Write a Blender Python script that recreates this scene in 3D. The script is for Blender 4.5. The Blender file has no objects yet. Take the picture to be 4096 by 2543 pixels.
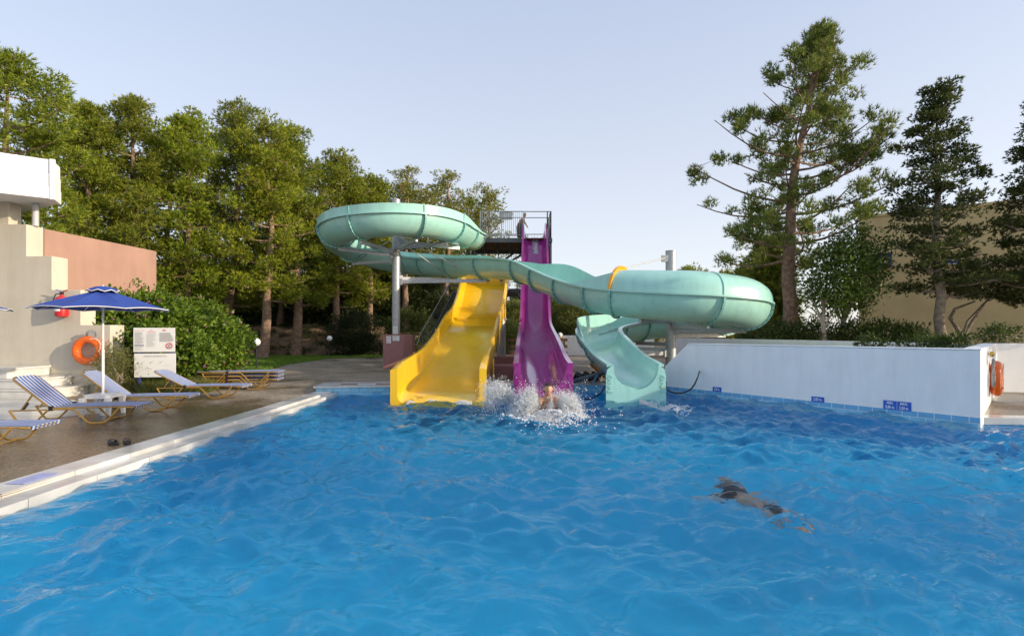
import bpy, bmesh, math, random
import numpy as np
from mathutils import Vector, Matrix
from mathutils.geometry import tessellate_polygon

R = math.radians
sc = bpy.context.scene
COL = sc.collection
random.seed(7)
rng = np.random.default_rng(11)

# ------------------------------------------------------------------ camera
EYE = 1.8          # metres above the water
FPX = 2050.0       # focal length in photo pixels (4096 wide)
HOR = 1322.0       # horizon row in the photo
cam_d = bpy.data.cameras.new('camera')
cam = bpy.data.objects.new('camera', cam_d)
COL.objects.link(cam)
cam.location = (0, 0, EYE)
cam.rotation_euler = (R(90), 0, 0)
cam_d.sensor_width = 36
cam_d.lens = FPX / 4096 * 36
cam_d.shift_y = (HOR - 1271.5) / 4096
cam_d.clip_start = 0.05
cam_d.clip_end = 3000
sc.camera = cam

# ------------------------------------------------------------------ sky, sun, exposure
SUN = Vector((0.925, -0.30, 0.27)).normalized()   # towards the sun
w = bpy.data.worlds.new('World')
sc.world = w
w.use_nodes = True
nt = w.node_tree
bg = nt.nodes['Background']
sky = nt.nodes.new('ShaderNodeTexSky')
sky.sky_type = 'NISHITA'
sky.sun_disc = False
sky.sun_elevation = math.asin(SUN.z)
sky.sun_rotation = math.atan2(SUN.x, SUN.y)
sky.air_density = 0.7
sky.dust_density = 2.0
sky.ozone_density = 1.0
# humid late-afternoon haze over the clear-sky model: paler overall, whitening smoothly towards the horizon all round
hz_tc = nt.nodes.new('ShaderNodeTexCoord')
hz_xyz = nt.nodes.new('ShaderNodeSeparateXYZ')
nt.links.new(hz_tc.outputs['Generated'], hz_xyz.inputs[0])
hz_ramp = nt.nodes.new('ShaderNodeValToRGB')
hz_ramp.color_ramp.elements[0].position = 0.0
hz_ramp.color_ramp.elements[0].color = (0.98, 0.955, 0.905, 1)
hz_ramp.color_ramp.elements[1].position = 0.60
hz_ramp.color_ramp.elements[1].color = (0.58, 0.665, 0.865, 1)
nt.links.new(hz_xyz.outputs['Z'], hz_ramp.inputs['Fac'])
hz_gain = nt.nodes.new('ShaderNodeVectorMath')
hz_gain.operation = 'SCALE'
hz_gain.inputs['Scale'].default_value = 2.72
nt.links.new(hz_ramp.outputs[0], hz_gain.inputs[0])
hz_mix = nt.nodes.new('ShaderNodeMix')
hz_mix.data_type = 'RGBA'
hz_mix.inputs['Factor'].default_value = 0.75
nt.links.new(sky.outputs[0], hz_mix.inputs['A'])
nt.links.new(hz_gain.outputs[0], hz_mix.inputs['B'])
nt.links.new(hz_mix.outputs['Result'], bg.inputs[0])
bg.inputs[1].default_value = 0.15
sl = bpy.data.lights.new('sun', 'SUN')
sun = bpy.data.objects.new('sun', sl)
COL.objects.link(sun)
sl.energy = 2.0
sl.angle = R(0.6)
sl.color = (1.0, 0.85, 0.64)
sun.rotation_euler = SUN.to_track_quat('Z', 'Y').to_euler()
sun.location = (30, -10, 30)
vs = sc.view_settings
vs.view_transform = 'Standard'
vs.look = 'None'
vs.exposure = 1.3
vs.gamma = 1
vs.use_curve_mapping = False
sc.render.engine = 'CYCLES'
cy = sc.cycles
cy.max_bounces = 12
cy.diffuse_bounces = 6
cy.glossy_bounces = 4
cy.transmission_bounces = 8
cy.transparent_max_bounces = 12
cy.sample_clamp_indirect = 4
cy.use_denoising = True

# ------------------------------------------------------------------ helpers
def P(px, py, d):
    """a photo pixel at depth d -> the real point there"""
    return Vector(((px - 2048) * d / FPX, d, EYE - (py - HOR) * d / FPX))
def G(px, py, z):
    d = FPX * (EYE - z) / (py - HOR)
    return P(px, py, d)

MATS = {}
def mat(name, col, rough=0.6, var=0.0, scale=8.0, metal=0.0, bump=0.0, bscale=60.0, coat=0.0, spec=0.5,
        col2=None, detail=4.0, transl=0.0, streak=0.0, sscale=2.5):
    """procedural material: noise-varied colour, optional relief, optional translucency"""
    if name in MATS:
        return MATS[name]
    m = bpy.data.materials.new(name)
    m.use_nodes = True
    t = m.node_tree
    b = t.nodes['Principled BSDF']
    b.inputs['Roughness'].default_value = rough
    b.inputs['Metallic'].default_value = metal
    b.inputs['Specular IOR Level'].default_value = spec
    if coat:
        b.inputs['Coat Weight'].default_value = coat
        b.inputs['Coat Roughness'].default_value = 0.08
    tc = t.nodes.new('ShaderNodeTexCoord')
    if var or col2:
        n = t.nodes.new('ShaderNodeTexNoise')
        n.inputs['Scale'].default_value = scale
        n.inputs['Detail'].default_value = detail
        t.links.new(tc.outputs['Object'], n.inputs['Vector'])
        r = t.nodes.new('ShaderNodeValToRGB')
        r.color_ramp.elements[0].position = 0.32
        r.color_ramp.elements[1].position = 0.68
        c2 = col2 if col2 else tuple(min(1, c * (1 + var)) for c in col)
        c1 = col if col2 else tuple(c * (1 - var) for c in col)
        r.color_ramp.elements[0].color = (*c1, 1)
        r.color_ramp.elements[1].color = (*c2, 1)
        t.links.new(n.outputs['Fac'], r.inputs['Fac'])
        last = r.outputs[0]
        if streak:
            mp = t.nodes.new('ShaderNodeMapping'); mp.inputs['Scale'].default_value = (1, 1, 0.12)
            t.links.new(tc.outputs['Object'], mp.inputs[0])
            n3 = t.nodes.new('ShaderNodeTexNoise'); n3.inputs['Scale'].default_value = sscale; n3.inputs['Detail'].default_value = 8
            n3.inputs['Roughness'].default_value = 0.7
            t.links.new(mp.outputs[0], n3.inputs['Vector'])
            r3 = t.nodes.new('ShaderNodeValToRGB')
            r3.color_ramp.elements[0].position = 0.30; r3.color_ramp.elements[0].color = (1 - streak, 1 - streak * 1.05, 1 - streak * 1.2, 1)
            r3.color_ramp.elements[1].position = 0.56; r3.color_ramp.elements[1].color = (1, 1, 1, 1)
            t.links.new(n3.outputs['Fac'], r3.inputs['Fac'])
            mxs = t.nodes.new('ShaderNodeMix'); mxs.data_type = 'RGBA'; mxs.blend_type = 'MULTIPLY'; mxs.inputs['Factor'].default_value = 1
            t.links.new(last, mxs.inputs['A']); t.links.new(r3.outputs[0], mxs.inputs['B'])
            last = mxs.outputs['Result']
        t.links.new(last, b.inputs['Base Color'])
    else:
        b.inputs['Base Color'].default_value = (*col, 1)
    if bump:
        n2 = t.nodes.new('ShaderNodeTexNoise')
        n2.inputs['Scale'].default_value = bscale
        n2.inputs['Detail'].default_value = 5
        t.links.new(tc.outputs['Object'], n2.inputs['Vector'])
        bp = t.nodes.new('ShaderNodeBump')
        bp.inputs['Strength'].default_value = bump
        bp.inputs['Distance'].default_value = 0.02
        t.links.new(n2.outputs['Fac'], bp.inputs['Height'])
        t.links.new(bp.outputs[0], b.inputs['Normal'])
    if transl:
        tr = t.nodes.new('ShaderNodeBsdfTranslucent')
        tr.inputs['Color'].default_value = (*col, 1)
        mx = t.nodes.new('ShaderNodeMixShader')
        mx.inputs[0].default_value = transl
        out = t.nodes['Material Output']
        t.links.new(b.outputs[0], mx.inputs[1])
        t.links.new(tr.outputs[0], mx.inputs[2])
        t.links.new(mx.outputs[0], out.inputs['Surface'])
    MATS[name] = m
    return m

def leafmat(name, transl=0.35, rough=0.55, sat=1.0):
    """foliage: colour from the mesh's per-leaf tint attribute, partly translucent"""
    if name in MATS:
        return MATS[name]
    m = bpy.data.materials.new(name)
    m.use_nodes = True
    t = m.node_tree
    b = t.nodes['Principled BSDF']
    b.inputs['Roughness'].default_value = rough
    b.inputs['Specular IOR Level'].default_value = 0.3
    a = t.nodes.new('ShaderNodeAttribute')
    a.attribute_name = 'tint'
    t.links.new(a.outputs['Color'], b.inputs['Base Color'])
    tr = t.nodes.new('ShaderNodeBsdfTranslucent')
    t.links.new(a.outputs['Color'], tr.inputs['Color'])
    mx = t.nodes.new('ShaderNodeMixShader')
    mx.inputs[0].default_value = transl
    t.links.new(b.outputs[0], mx.inputs[1])
    t.links.new(tr.outputs[0], mx.inputs[2])
    t.links.new(mx.outputs[0], t.nodes['Material Output'].inputs['Surface'])
    MATS[name] = m
    return m

def root_loc(o):
    l = Vector((0, 0, 0))
    while o is not None:
        l += o.location
        o = o.parent
    return l

def finish(name, me, m, parent=None, smooth=False, angle=35, bevel=0.0, local=False):
    if smooth:
        me.polygons.foreach_set('use_smooth', [True] * len(me.polygons))
        if angle < 180:
            me.set_sharp_from_angle(angle=R(angle))
    if m is not None:
        me.materials.append(m)
    o = bpy.data.objects.new(name, me)
    COL.objects.link(o)
    if parent is not None:
        o.parent = parent
        if not local:
            off = -root_loc(parent)
            me.transform(Matrix.Translation(off))
    if bevel:
        bv = o.modifiers.new('bevel', 'BEVEL')
        bv.width = bevel
        bv.segments = 2
        bv.limit_method = 'ANGLE'
    return o

class MB:
    def __init__(s):
        s.v = []; s.f = []
    def add(s, vs_, fs_):
        k = len(s.v)
        s.v += [tuple(p) for p in vs_]
        s.f += [tuple(i + k for i in f) for f in fs_]
        return s
    def box(s, c, size, rz=0.0, M=None):
        x, y, z = (a / 2 for a in size)
        pts = [Vector((sx * x, sy * y, sz * z)) for sz in (-1, 1) for sx, sy in ((-1, -1), (1, -1), (1, 1), (-1, 1))]
        if M is None:
            M = Matrix.Translation(Vector(c)) @ Matrix.Rotation(rz, 4, 'Z')
        return s.add([M @ p for p in pts], [(3, 2, 1, 0), (4, 5, 6, 7), (0, 1, 5, 4), (1, 2, 6, 5), (2, 3, 7, 6), (3, 0, 4, 7)])
    def bar(s, a, b, wd, ht):
        """rectangular bar from a to b"""
        a, b = Vector(a), Vector(b)
        t = (b - a).normalized()
        up = Vector((0, 0, 1)) if abs(t.z) < 0.95 else Vector((0, 1, 0))
        sd = t.cross(up).normalized()
        up = sd.cross(t)
        r = []
        for q in (a, b):
            r.append([q - sd * wd / 2 - up * ht / 2, q + sd * wd / 2 - up * ht / 2, q + sd * wd / 2 + up * ht / 2, q - sd * wd / 2 + up * ht / 2])
        return s.loft(r)
    def loft(s, rings, closed=True, caps=True, ringclosed=False):
        n = len(rings[0]); k = len(s.v)
        for r in rings:
            s.v += [tuple(p) for p in r]
        m = len(rings)
        for i in range(m if ringclosed else m - 1):
            a = k + i * n; b = k + ((i + 1) % m) * n
            for j in range(n if closed else n - 1):
                j2 = (j + 1) % n
                s.f.append((a + j, a + j2, b + j2, b + j))
        if caps and closed and not ringclosed:
            s.f.append(tuple(k + j for j in reversed(range(n))))
            s.f.append(tuple(k + (m - 1) * n + j for j in range(n)))
        return s
    def tube(s, path, r, n=8, caps=True):
        path = [Vector(p) for p in path]
        rr = r if isinstance(r, (list, tuple)) else [r] * len(path)
        rings = []
        ref = None
        for i, p in enumerate(path):
            t = (path[min(i + 1, len(path) - 1)] - path[max(i - 1, 0)]).normalized()
            if ref is None:
                ref = Vector((0, 0, 1)) if abs(t.z) < 0.9 else Vector((1, 0, 0))
            u = ref - t * ref.dot(t)
            if u.length < 1e-5:
                u = t.orthogonal()
            u.normalize(); ref = u
            v_ = t.cross(u)
            rings.append([p + (u * math.cos(2 * math.pi * j / n) + v_ * math.sin(2 * math.pi * j / n)) * rr[i] for j in range(n)])
        return s.loft(rings, caps=caps)
    def lathe(s, prof, c=(0, 0, 0), n=20, axis=None):
        """prof: (radius, height) pairs"""
        M = Matrix.Translation(Vector(c))
        if axis is not None:
            M = M @ Vector(axis).to_track_quat('Z', 'Y').to_matrix().to_4x4()
        rings = [[M @ Vector((max(r, 1e-4) * math.cos(2 * math.pi * j / n), max(r, 1e-4) * math.sin(2 * math.pi * j / n), h)) for j in range(n)] for r, h in prof]
        return s.loft(rings)
    def sphere(s, c, r, n=16, m=10, sc3=(1, 1, 1)):
        prof = []
        c = Vector(c)
        rings = []
        for i in range(m + 1):
            a = -math.pi / 2 + math.pi * i / m
            q = max(math.cos(a), 1e-3)
            rings.append([c + Vector((q * math.cos(2 * math.pi * j / n) * sc3[0], q * math.sin(2 * math.pi * j / n) * sc3[1], math.sin(a) * sc3[2])) * r for j in range(n)])
        return s.loft(rings)
    def prism(s, poly, z0, z1):
        k = len(s.v); n = len(poly)
        s.v += [(p[0], p[1], z0) for p in poly] + [(p[0], p[1], z1) for p in poly]
        for j in range(n):
            j2 = (j + 1) % n
            s.f.append((k + j, k + j2, k + n + j2, k + n + j))
        s.f.append(tuple(k + j for j in reversed(range(n))))
        s.f.append(tuple(k + n + j for j in range(n)))
        return s
    def torus(s, c, Rm, r, n=40, m=14, M=None):
        M = M or Matrix.Translation(Vector(c))
        rings = []
        for i in range(n):
            a = 2 * math.pi * i / n
            rings.append([M @ Vector(((Rm + r * math.cos(2 * math.pi * j / m)) * math.cos(a), (Rm + r * math.cos(2 * math.pi * j / m)) * math.sin(a), r * math.sin(2 * math.pi * j / m))) for j in range(m)])
        return s.loft(rings, ringclosed=True)
    def mesh(s, name):
        me = bpy.data.meshes.new(name)
        me.from_pydata(s.v, [], s.f)
        me.update()
        bm = bmesh.new(); bm.from_mesh(me)
        bmesh.ops.recalc_face_normals(bm, faces=bm.faces)
        bm.to_mesh(me); bm.free()
        return me
    def build(s, name, m, parent=None, smooth=False, angle=35, bevel=0.0, local=False):
        return finish(name, s.mesh(name), m, parent, smooth, angle, bevel, local)

def tag(o, label=None, cat=None, group=None, kind=None):
    if label: o['label'] = label
    if cat: o['category'] = cat
    if group: o['group'] = group
    if kind: o['kind'] = kind
    return o
def thing(name, loc, label, cat, group=None, rz=0.0):
    o = bpy.data.objects.new(name, None)
    o.empty_display_size = 0.2
    COL.objects.link(o)
    o.location = loc
    o.rotation_euler = (0, 0, rz)
    return tag(o, label, cat, group)
def struct(o):
    o['kind'] = 'structure'
    return o
def copy_tree(o, parent=None):
    c = o.copy(); COL.objects.link(c); c.parent = parent
    for ch in list(o.children):
        copy_tree(ch, c)
    return c
def share(o, loc=None, rot=None, parent=None):
    """another object on the same mesh"""
    c = o.copy(); COL.objects.link(c)
    if parent is not None: c.parent = parent
    if loc is not None: c.location = loc
    if rot is not None: c.rotation_euler = rot
    return c

def poly_sheet(name, outer, holes, z, m):
    loops = [[Vector((p[0], p[1], 0)) for p in outer]] + [[Vector((p[0], p[1], 0)) for p in h] for h in holes]
    tris = tessellate_polygon(loops)
    pts = [p for l in loops for p in l]
    me = bpy.data.meshes.new(name)
    fs = []
    for t in tris:
        a, b, c = (pts[i] for i in t)
        if (b - a).cross(c - a).z < 0:
            t = (t[0], t[2], t[1])
        fs.append(tuple(t))
    me.from_pydata([(p.x, p.y, z) for p in pts], [], fs)
    me.update()
    return finish(name, me, m)

def text_mesh(txt, size, M, depth=0.0, bold=0.0, sx=1.0):
    cu = bpy.data.curves.new('t', 'FONT')
    cu.body = txt; cu.size = size; cu.extrude = depth; cu.offset = bold
    cu.align_x = 'CENTER'; cu.align_y = 'CENTER'
    cu.resolution_u = 3
    o = bpy.data.objects.new('t', cu)
    COL.objects.link(o)
    dg = bpy.context.evaluated_depsgraph_get()
    me = bpy.data.meshes.new_from_object(o.evaluated_get(dg))
    me.materials.clear()
    bpy.data.objects.remove(o); bpy.data.curves.remove(cu)
    me.transform(M @ Matrix.Diagonal((sx, 1, 1, 1)))
    return me
def facing(loc, rz=0.0, tilt=0.0):
    """text plane upright at loc; rz=0 faces -Y (the camera)"""
    return Matrix.Translation(Vector(loc)) @ Matrix.Rotation(rz, 4, 'Z') @ Matrix.Rotation(R(90) + tilt, 4, 'X')

def lerp(a, b, t):
    return a + (b - a) * t
def spline(pts, n, closed=False):
    """Catmull-Rom through pts (any dimension), centripetal-free, arc-length resampled to n"""
    p = np.array(pts, float)
    q = np.vstack([2 * p[0] - p[1], p, 2 * p[-1] - p[-2]])
    out = []
    for i in range(1, len(q) - 2):
        for t in np.linspace(0, 1, 24, endpoint=False):
            a, b, c, d = q[i - 1], q[i], q[i + 1], q[i + 2]
            out.append(0.5 * ((2 * b) + (c - a) * t + (2 * a - 5 * b + 4 * c - d) * t * t + (3 * b - a - 3 * c + d) * t ** 3))
    out.append(p[-1])
    out = np.array(out)
    s = np.concatenate([[0], np.cumsum(np.linalg.norm(np.diff(out[:, :3], axis=0), axis=1))])
    u = np.linspace(0, s[-1], n)
    return np.stack([np.interp(u, s, out[:, k]) for k in range(out.shape[1])], 1), s[-1]
# ------------------------------------------------------------------ materials of the setting
M_WHITE = mat('white_render', (0.88, 0.875, 0.865), 0.85, var=0.03, scale=1.6, bump=0.25, bscale=45, streak=0.09, sscale=3.0)
M_CREAM = mat('cream_render', (0.56, 0.51, 0.415), 0.9, var=0.05, scale=1.3, bump=0.3, bscale=50, streak=0.10)
M_PINK = mat('pink_render', (0.37, 0.222, 0.168), 0.9, var=0.07, scale=1.1, bump=0.3, bscale=40, streak=0.10)
M_DPINK = mat('plum_render', (0.36, 0.17, 0.155), 0.85, var=0.08, scale=3, bump=0.15, bscale=60)
M_MARBLE = mat('marble', (0.50, 0.49, 0.46), 0.22, scale=2.4, col2=(0.68, 0.67, 0.645), detail=9, spec=0.6)
M_MARBLE2 = mat('marble_grey', (0.38, 0.38, 0.37), 0.16, scale=2.0, col2=(0.58, 0.57, 0.55), detail=9, spec=0.6)
M_TERRAZZO = mat('brown_terrazzo', (0.22, 0.10, 0.075), 0.5, var=0.25, scale=60)
M_TILE = mat('blue_tile', (0.17, 0.42, 0.66), 0.18, var=0.10, scale=2.2)
M_TILE2 = mat('pale_blue_tile', (0.26, 0.55, 0.72), 0.18, var=0.10, scale=2.2)
M_GROUT = mat('grout', (0.66, 0.71, 0.72), 0.8, var=0.1, scale=20)
M_BASIN = mat('pool_paint', (0.012, 0.45, 0.76), 0.6, var=0.06, scale=0.8)
M_STEEL = mat('galvanised', (0.42, 0.43, 0.44), 0.5, var=0.10, scale=9, metal=0.55)
M_DARK = mat('dark_steel', (0.10, 0.11, 0.12), 0.5, var=0.1, scale=8, metal=0.3)
M_RAIL = mat('rail_steel', (0.34, 0.36, 0.36), 0.45, var=0.08, scale=9, metal=0.5)
M_WOOD = mat('plank_wood', (0.17, 0.085, 0.035), 0.75, var=0.25, scale=7, bump=0.2)
M_BLACK = mat('black_rubber', (0.012, 0.012, 0.014), 0.45)
M_BOLT = mat('bolt_steel', (0.035, 0.045, 0.045), 0.45, metal=0.4)
M_PAPER = mat('paper', (0.80, 0.79, 0.76), 0.6)
M_INK = mat('print_ink', (0.06, 0.06, 0.07), 0.7)
M_INKGREY = mat('print_grey', (0.38, 0.38, 0.39), 0.7)
M_RED = mat('print_red', (0.62, 0.07, 0.05), 0.6)
M_BLUE = mat('sign_blue', (0.02, 0.11, 0.52), 0.4)
M_WTXT = mat('sign_white', (0.78, 0.80, 0.82), 0.5)

def aggregate(name, c1, c2, wet):
    """exposed-aggregate paving: pebble-scale cells, stains and wet, glossier patches"""
    m = bpy.data.materials.new(name); m.use_nodes = True
    t = m.node_tree; b = t.nodes['Principled BSDF']
    tc = t.nodes.new('ShaderNodeTexCoord')
    vo = t.nodes.new('ShaderNodeTexVoronoi'); vo.inputs['Scale'].default_value = 30
    no = t.nodes.new('ShaderNodeTexNoise'); no.inputs['Scale'].default_value = 1.1; no.inputs['Detail'].default_value = 9
    no2 = t.nodes.new('ShaderNodeTexNoise'); no2.inputs['Scale'].default_value = 0.42; no2.inputs['Detail'].default_value = 5
    no3 = t.nodes.new('ShaderNodeTexNoise'); no3.inputs['Scale'].default_value = 26; no3.inputs['Detail'].default_value = 6
    for n in (vo, no, no2, no3):
        t.links.new(tc.outputs['Object'], n.inputs['Vector'])
    r = t.nodes.new('ShaderNodeValToRGB')
    r.color_ramp.elements[0].position = 0.15; r.color_ramp.elements[0].color = (*c1, 1)
    r.color_ramp.elements[1].position = 0.85; r.color_ramp.elements[1].color = (*c2, 1)
    ad = t.nodes.new('ShaderNodeMath'); ad.operation = 'ADD'
    s1 = t.nodes.new('ShaderNodeSeparateColor')
    t.links.new(vo.outputs['Color'], s1.inputs[0])
    ml = t.nodes.new('ShaderNodeMath'); ml.operation = 'MULTIPLY'; ml.inputs[1].default_value = 0.5
    t.links.new(s1.outputs[0], ml.inputs[0])
    ml2 = t.nodes.new('ShaderNodeMath'); ml2.operation = 'MULTIPLY'; ml2.inputs[1].default_value = 0.55
    t.links.new(no.outputs['Fac'], ml2.inputs[0])
    t.links.new(ml.outputs[0], ad.inputs[0]); t.links.new(ml2.outputs[0], ad.inputs[1])
    t.links.new(ad.outputs[0], r.inputs['Fac'])
    # wetness: stronger close to the pool's left edge
    sx = t.nodes.new('ShaderNodeSeparateXYZ'); t.links.new(tc.outputs['Object'], sx.inputs[0])
    mr = t.nodes.new('ShaderNodeMapRange')
    mr.inputs['From Min'].default_value = 13.5; mr.inputs['From Max'].default_value = 9.0
    t.links.new(sx.outputs['Y'], mr.inputs['Value'])
    wa = t.nodes.new('ShaderNodeMath'); wa.operation = 'MULTIPLY_ADD'; wa.inputs[1].default_value = 0.42
    t.links.new(mr.outputs[0], wa.inputs[0]); t.links.new(no2.outputs['Fac'], wa.inputs[2])
    wr = t.nodes.new('ShaderNodeValToRGB')
    wr.color_ramp.elements[0].position = 0.50; wr.color_ramp.elements[1].position = 0.68
    t.links.new(wa.outputs[0], wr.inputs['Fac'])
    mx = t.nodes.new('ShaderNodeMix'); mx.data_type = 'RGBA'; mx.blend_type = 'MULTIPLY'
    mx.inputs['B'].default_value = (0.5, 0.45, 0.38, 1)
    wf = t.nodes.new('ShaderNodeMath'); wf.operation = 'MULTIPLY'; wf.inputs[1].default_value = wet
    t.links.new(wr.outputs[0], wf.inputs[0]); t.links.new(wf.outputs[0], mx.inputs['Factor'])
    t.links.new(r.outputs[0], mx.inputs['A']); t.links.new(mx.outputs['Result'], b.inputs['Base Color'])
    rr = t.nodes.new('ShaderNodeMapRange')
    rr.inputs['To Min'].default_value = 0.9; rr.inputs['To Max'].default_value = 0.20
    t.links.new(wf.outputs[0], rr.inputs['Value']); t.links.new(rr.outputs[0], b.inputs['Roughness'])
    bp = t.nodes.new('ShaderNodeBump'); bp.inputs['Distance'].default_value = 0.008
    bs = t.nodes.new('ShaderNodeMapRange'); bs.inputs['To Min'].default_value = 1.0; bs.inputs['To Max'].default_value = 0.6
    t.links.new(wf.outputs[0], bs.inputs['Value']); t.links.new(bs.outputs[0], bp.inputs['Strength'])
    t.links.new(vo.outputs['Distance'], bp.inputs['Height']); t.links.new(bp.outputs[0], b.inputs['Normal'])
    return m
M_DECK = aggregate('exposed_aggregate', (0.065, 0.05, 0.034), (0.46, 0.375, 0.27), 1.0)
M_SOIL = mat('pine_soil', (0.13, 0.075, 0.04), 0.95, scale=1.4, col2=(0.27, 0.18, 0.10), detail=8, bump=0.9, bscale=14)
M_GRASSBASE = mat('turf', (0.045, 0.10, 0.016), 0.9, scale=2.0, col2=(0.10, 0.17, 0.03), detail=7, bump=0.8, bscale=30)

# ------------------------------------------------------------------ ground, deck, pool
ZD = 0.12
POOL = [(-5.20, -6), (-4.87, 14.28), (4.5, 15.1), (8.76, 9.58), (9.0, 9.85), (15.5, 9.45), (15.5, -6)]
hole = [(-5.4, -6.2), (-5.1, 14.4), (4.52, 15.14), (8.80, 9.62), (9.0, 9.87), (15.7, 9.5), (15.7, -6.2)]
tag(poly_sheet('ground', [(-900, -200), (900, -200), (900, 1500), (-900, 1500)], [hole], 0.10, M_SOIL), kind='structure')
deck = poly_sheet('deck', [(-17, -9), (-17, 14), (-11.9, 14.2), (-11.7, 21.7), (-11.2, 25), (-10.9, 30.5), (-8.2, 32.2), (7, 35.5), (9.5, 28), (16, 14.4), (30, 12), (30, -9)], [hole], ZD, M_DECK)
struct(deck)
mb = MB()
for i in range(len(POOL)):
    a, b = POOL[i], POOL[(i + 1) % len(POOL)]
    zt = -0.06 if i == 0 else 0.05
    mb.add([(a[0], a[1], -1.6), (b[0], b[1], -1.6), (b[0], b[1], zt), (a[0], a[1], zt)], [(0, 1, 2, 3)])
basin = struct(mb.build('pool_basin', mat('pool_wall_paint', (0.014, 0.40, 0.70), 0.6, var=0.06, scale=0.8)))
MB().add([(p[0], p[1], -1.59) for p in POOL], [tuple(range(len(POOL)))]).build('basin_floor', M_BASIN, basin)

# water: a displaced sheet of many crossing waves, glassy
def water_mat():
    m = bpy.data.materials.new('pool_water'); m.use_nodes = True
    t = m.node_tree; b = t.nodes['Principled BSDF']
    b.inputs['Base Color'].default_value = (0.80, 0.95, 1.0, 1)
    b.inputs['Roughness'].default_value = 0.015
    b.inputs['IOR'].default_value = 1.333
    b.inputs['Transmission Weight'].default_value = 1.0
    tc = t.nodes.new('ShaderNodeTexCoord')
    mp = t.nodes.new('ShaderNodeMapping'); mp.inputs['Scale'].default_value = (0.7, 1.6, 1)
    mp.inputs['Rotation'].default_value = (0, 0, 0.15)
    t.links.new(tc.outputs['Object'], mp.inputs[0])
    n = t.nodes.new('ShaderNodeTexNoise'); n.inputs['Scale'].default_value = 6.0; n.inputs['Detail'].default_value = 3.0
    n.inputs['Distortion'].default_value = 0.7
    t.links.new(mp.outputs[0], n.inputs['Vector'])
    bp = t.nodes.new('ShaderNodeBump'); bp.inputs['Strength'].default_value = 0.75; bp.inputs['Distance'].default_value = 0.045
    t.links.new(n.outputs['Fac'], bp.inputs['Height']); t.links.new(bp.outputs[0], b.inputs['Normal'])
    return m
SPL = Vector((1.0, 10.65, 0))
def waves(X, Y):
    g = np.random.default_rng(5)
    Z = np.zeros_like(X)
    wx = 0.10 * np.sin(1.3 * Y + 0.7 * X) + 0.04 * np.sin(2.9 * X - 1.1 * Y + 2)
    wy = 0.10 * np.sin(1.7 * X - 0.6 * Y + 1) + 0.04 * np.cos(2.3 * Y + 0.8 * X)
    XX, YY = X + wx, Y + wy
    for i in range(90):
        lam = 0.20 * (1.5 / 0.20) ** (g.random() ** 1.1)
        th = g.normal(1.45, 0.62)
        k = 2 * math.pi / lam
        a = 0.0072 * lam ** 0.72 * (0.6 + 0.8 * g.random())
        ph = k * (XX * math.cos(th) + YY * math.sin(th)) + g.random() * 6.28
        s = np.sin(ph)
        Z += a * (s + 0.28 * np.cos(2 * ph))
    d = np.hypot(X - SPL.x, Y - SPL.y)
    Z += 0.035 * np.sin(d * 6.5) * np.exp(-((d - 1.9) / 1.1) ** 2)
    calm = np.clip((14.9 - Y) / 1.2, 0.5, 1)
    edge = np.clip((X + 5.0) / 0.9, 0.30, 1)
    return Z * calm * edge * 1.35
xs = np.arange(-5.28, 15.4, 0.052)
ys = np.concatenate([np.arange(-5.9, 2.0, 0.12), np.arange(2.0, 7.5, 0.028), np.arange(7.5, 15.25, 0.052)])
Xg, Yg = np.meshgrid(xs, ys)
Zg = waves(Xg, Yg)
nx, ny = len(xs), len(ys)
co = np.stack([Xg, Yg, Zg], -1).reshape(-1, 3)
idx = np.arange(nx * ny).reshape(ny, nx)
qd = np.stack([idx[:-1, :-1], idx[:-1, 1:], idx[1:, 1:], idx[1:, :-1]], -1).reshape(-1, 4)
def np_mesh(name, co, faces):
    me = bpy.data.meshes.new(name)
    k = faces.shape[1]
    me.vertices.add(len(co)); me.vertices.foreach_set('co', np.ascontiguousarray(co, dtype=np.float32).ravel())
    me.loops.add(faces.size); me.loops.foreach_set('vertex_index', np.ascontiguousarray(faces, dtype=np.int32).ravel())
    me.polygons.add(len(faces))
    me.polygons.foreach_set('loop_start', np.arange(0, faces.size, k, dtype=np.int32))
    me.update(calc_edges=True)
    return me
# keep only what lies within the pool outline
def inside(px, py, poly):
    c = np.zeros(px.shape, bool)
    n = len(poly)
    for i in range(n):
        x1, y1 = poly[i]; x2, y2 = poly[(i + 1) % n]
        cond = ((y1 > py) != (y2 > py)) & (px < (x2 - x1) * (py - y1) / (y2 - y1 + 1e-12) + x1)
        c ^= cond
    return c
big = [(-5.17, -6), (-4.845, 14.4), (4.55, 15.2), (8.86, 9.62), (9.0, 9.9), (15.5, 9.5), (15.5, -6)]
cen = co[qd].mean(1)
qd = qd[inside(cen[:, 0], cen[:, 1], big)]
me = np_mesh('pool_water', co, qd)
struct(finish('pool_water', me, water_mat(), smooth=True, angle=180))

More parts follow.
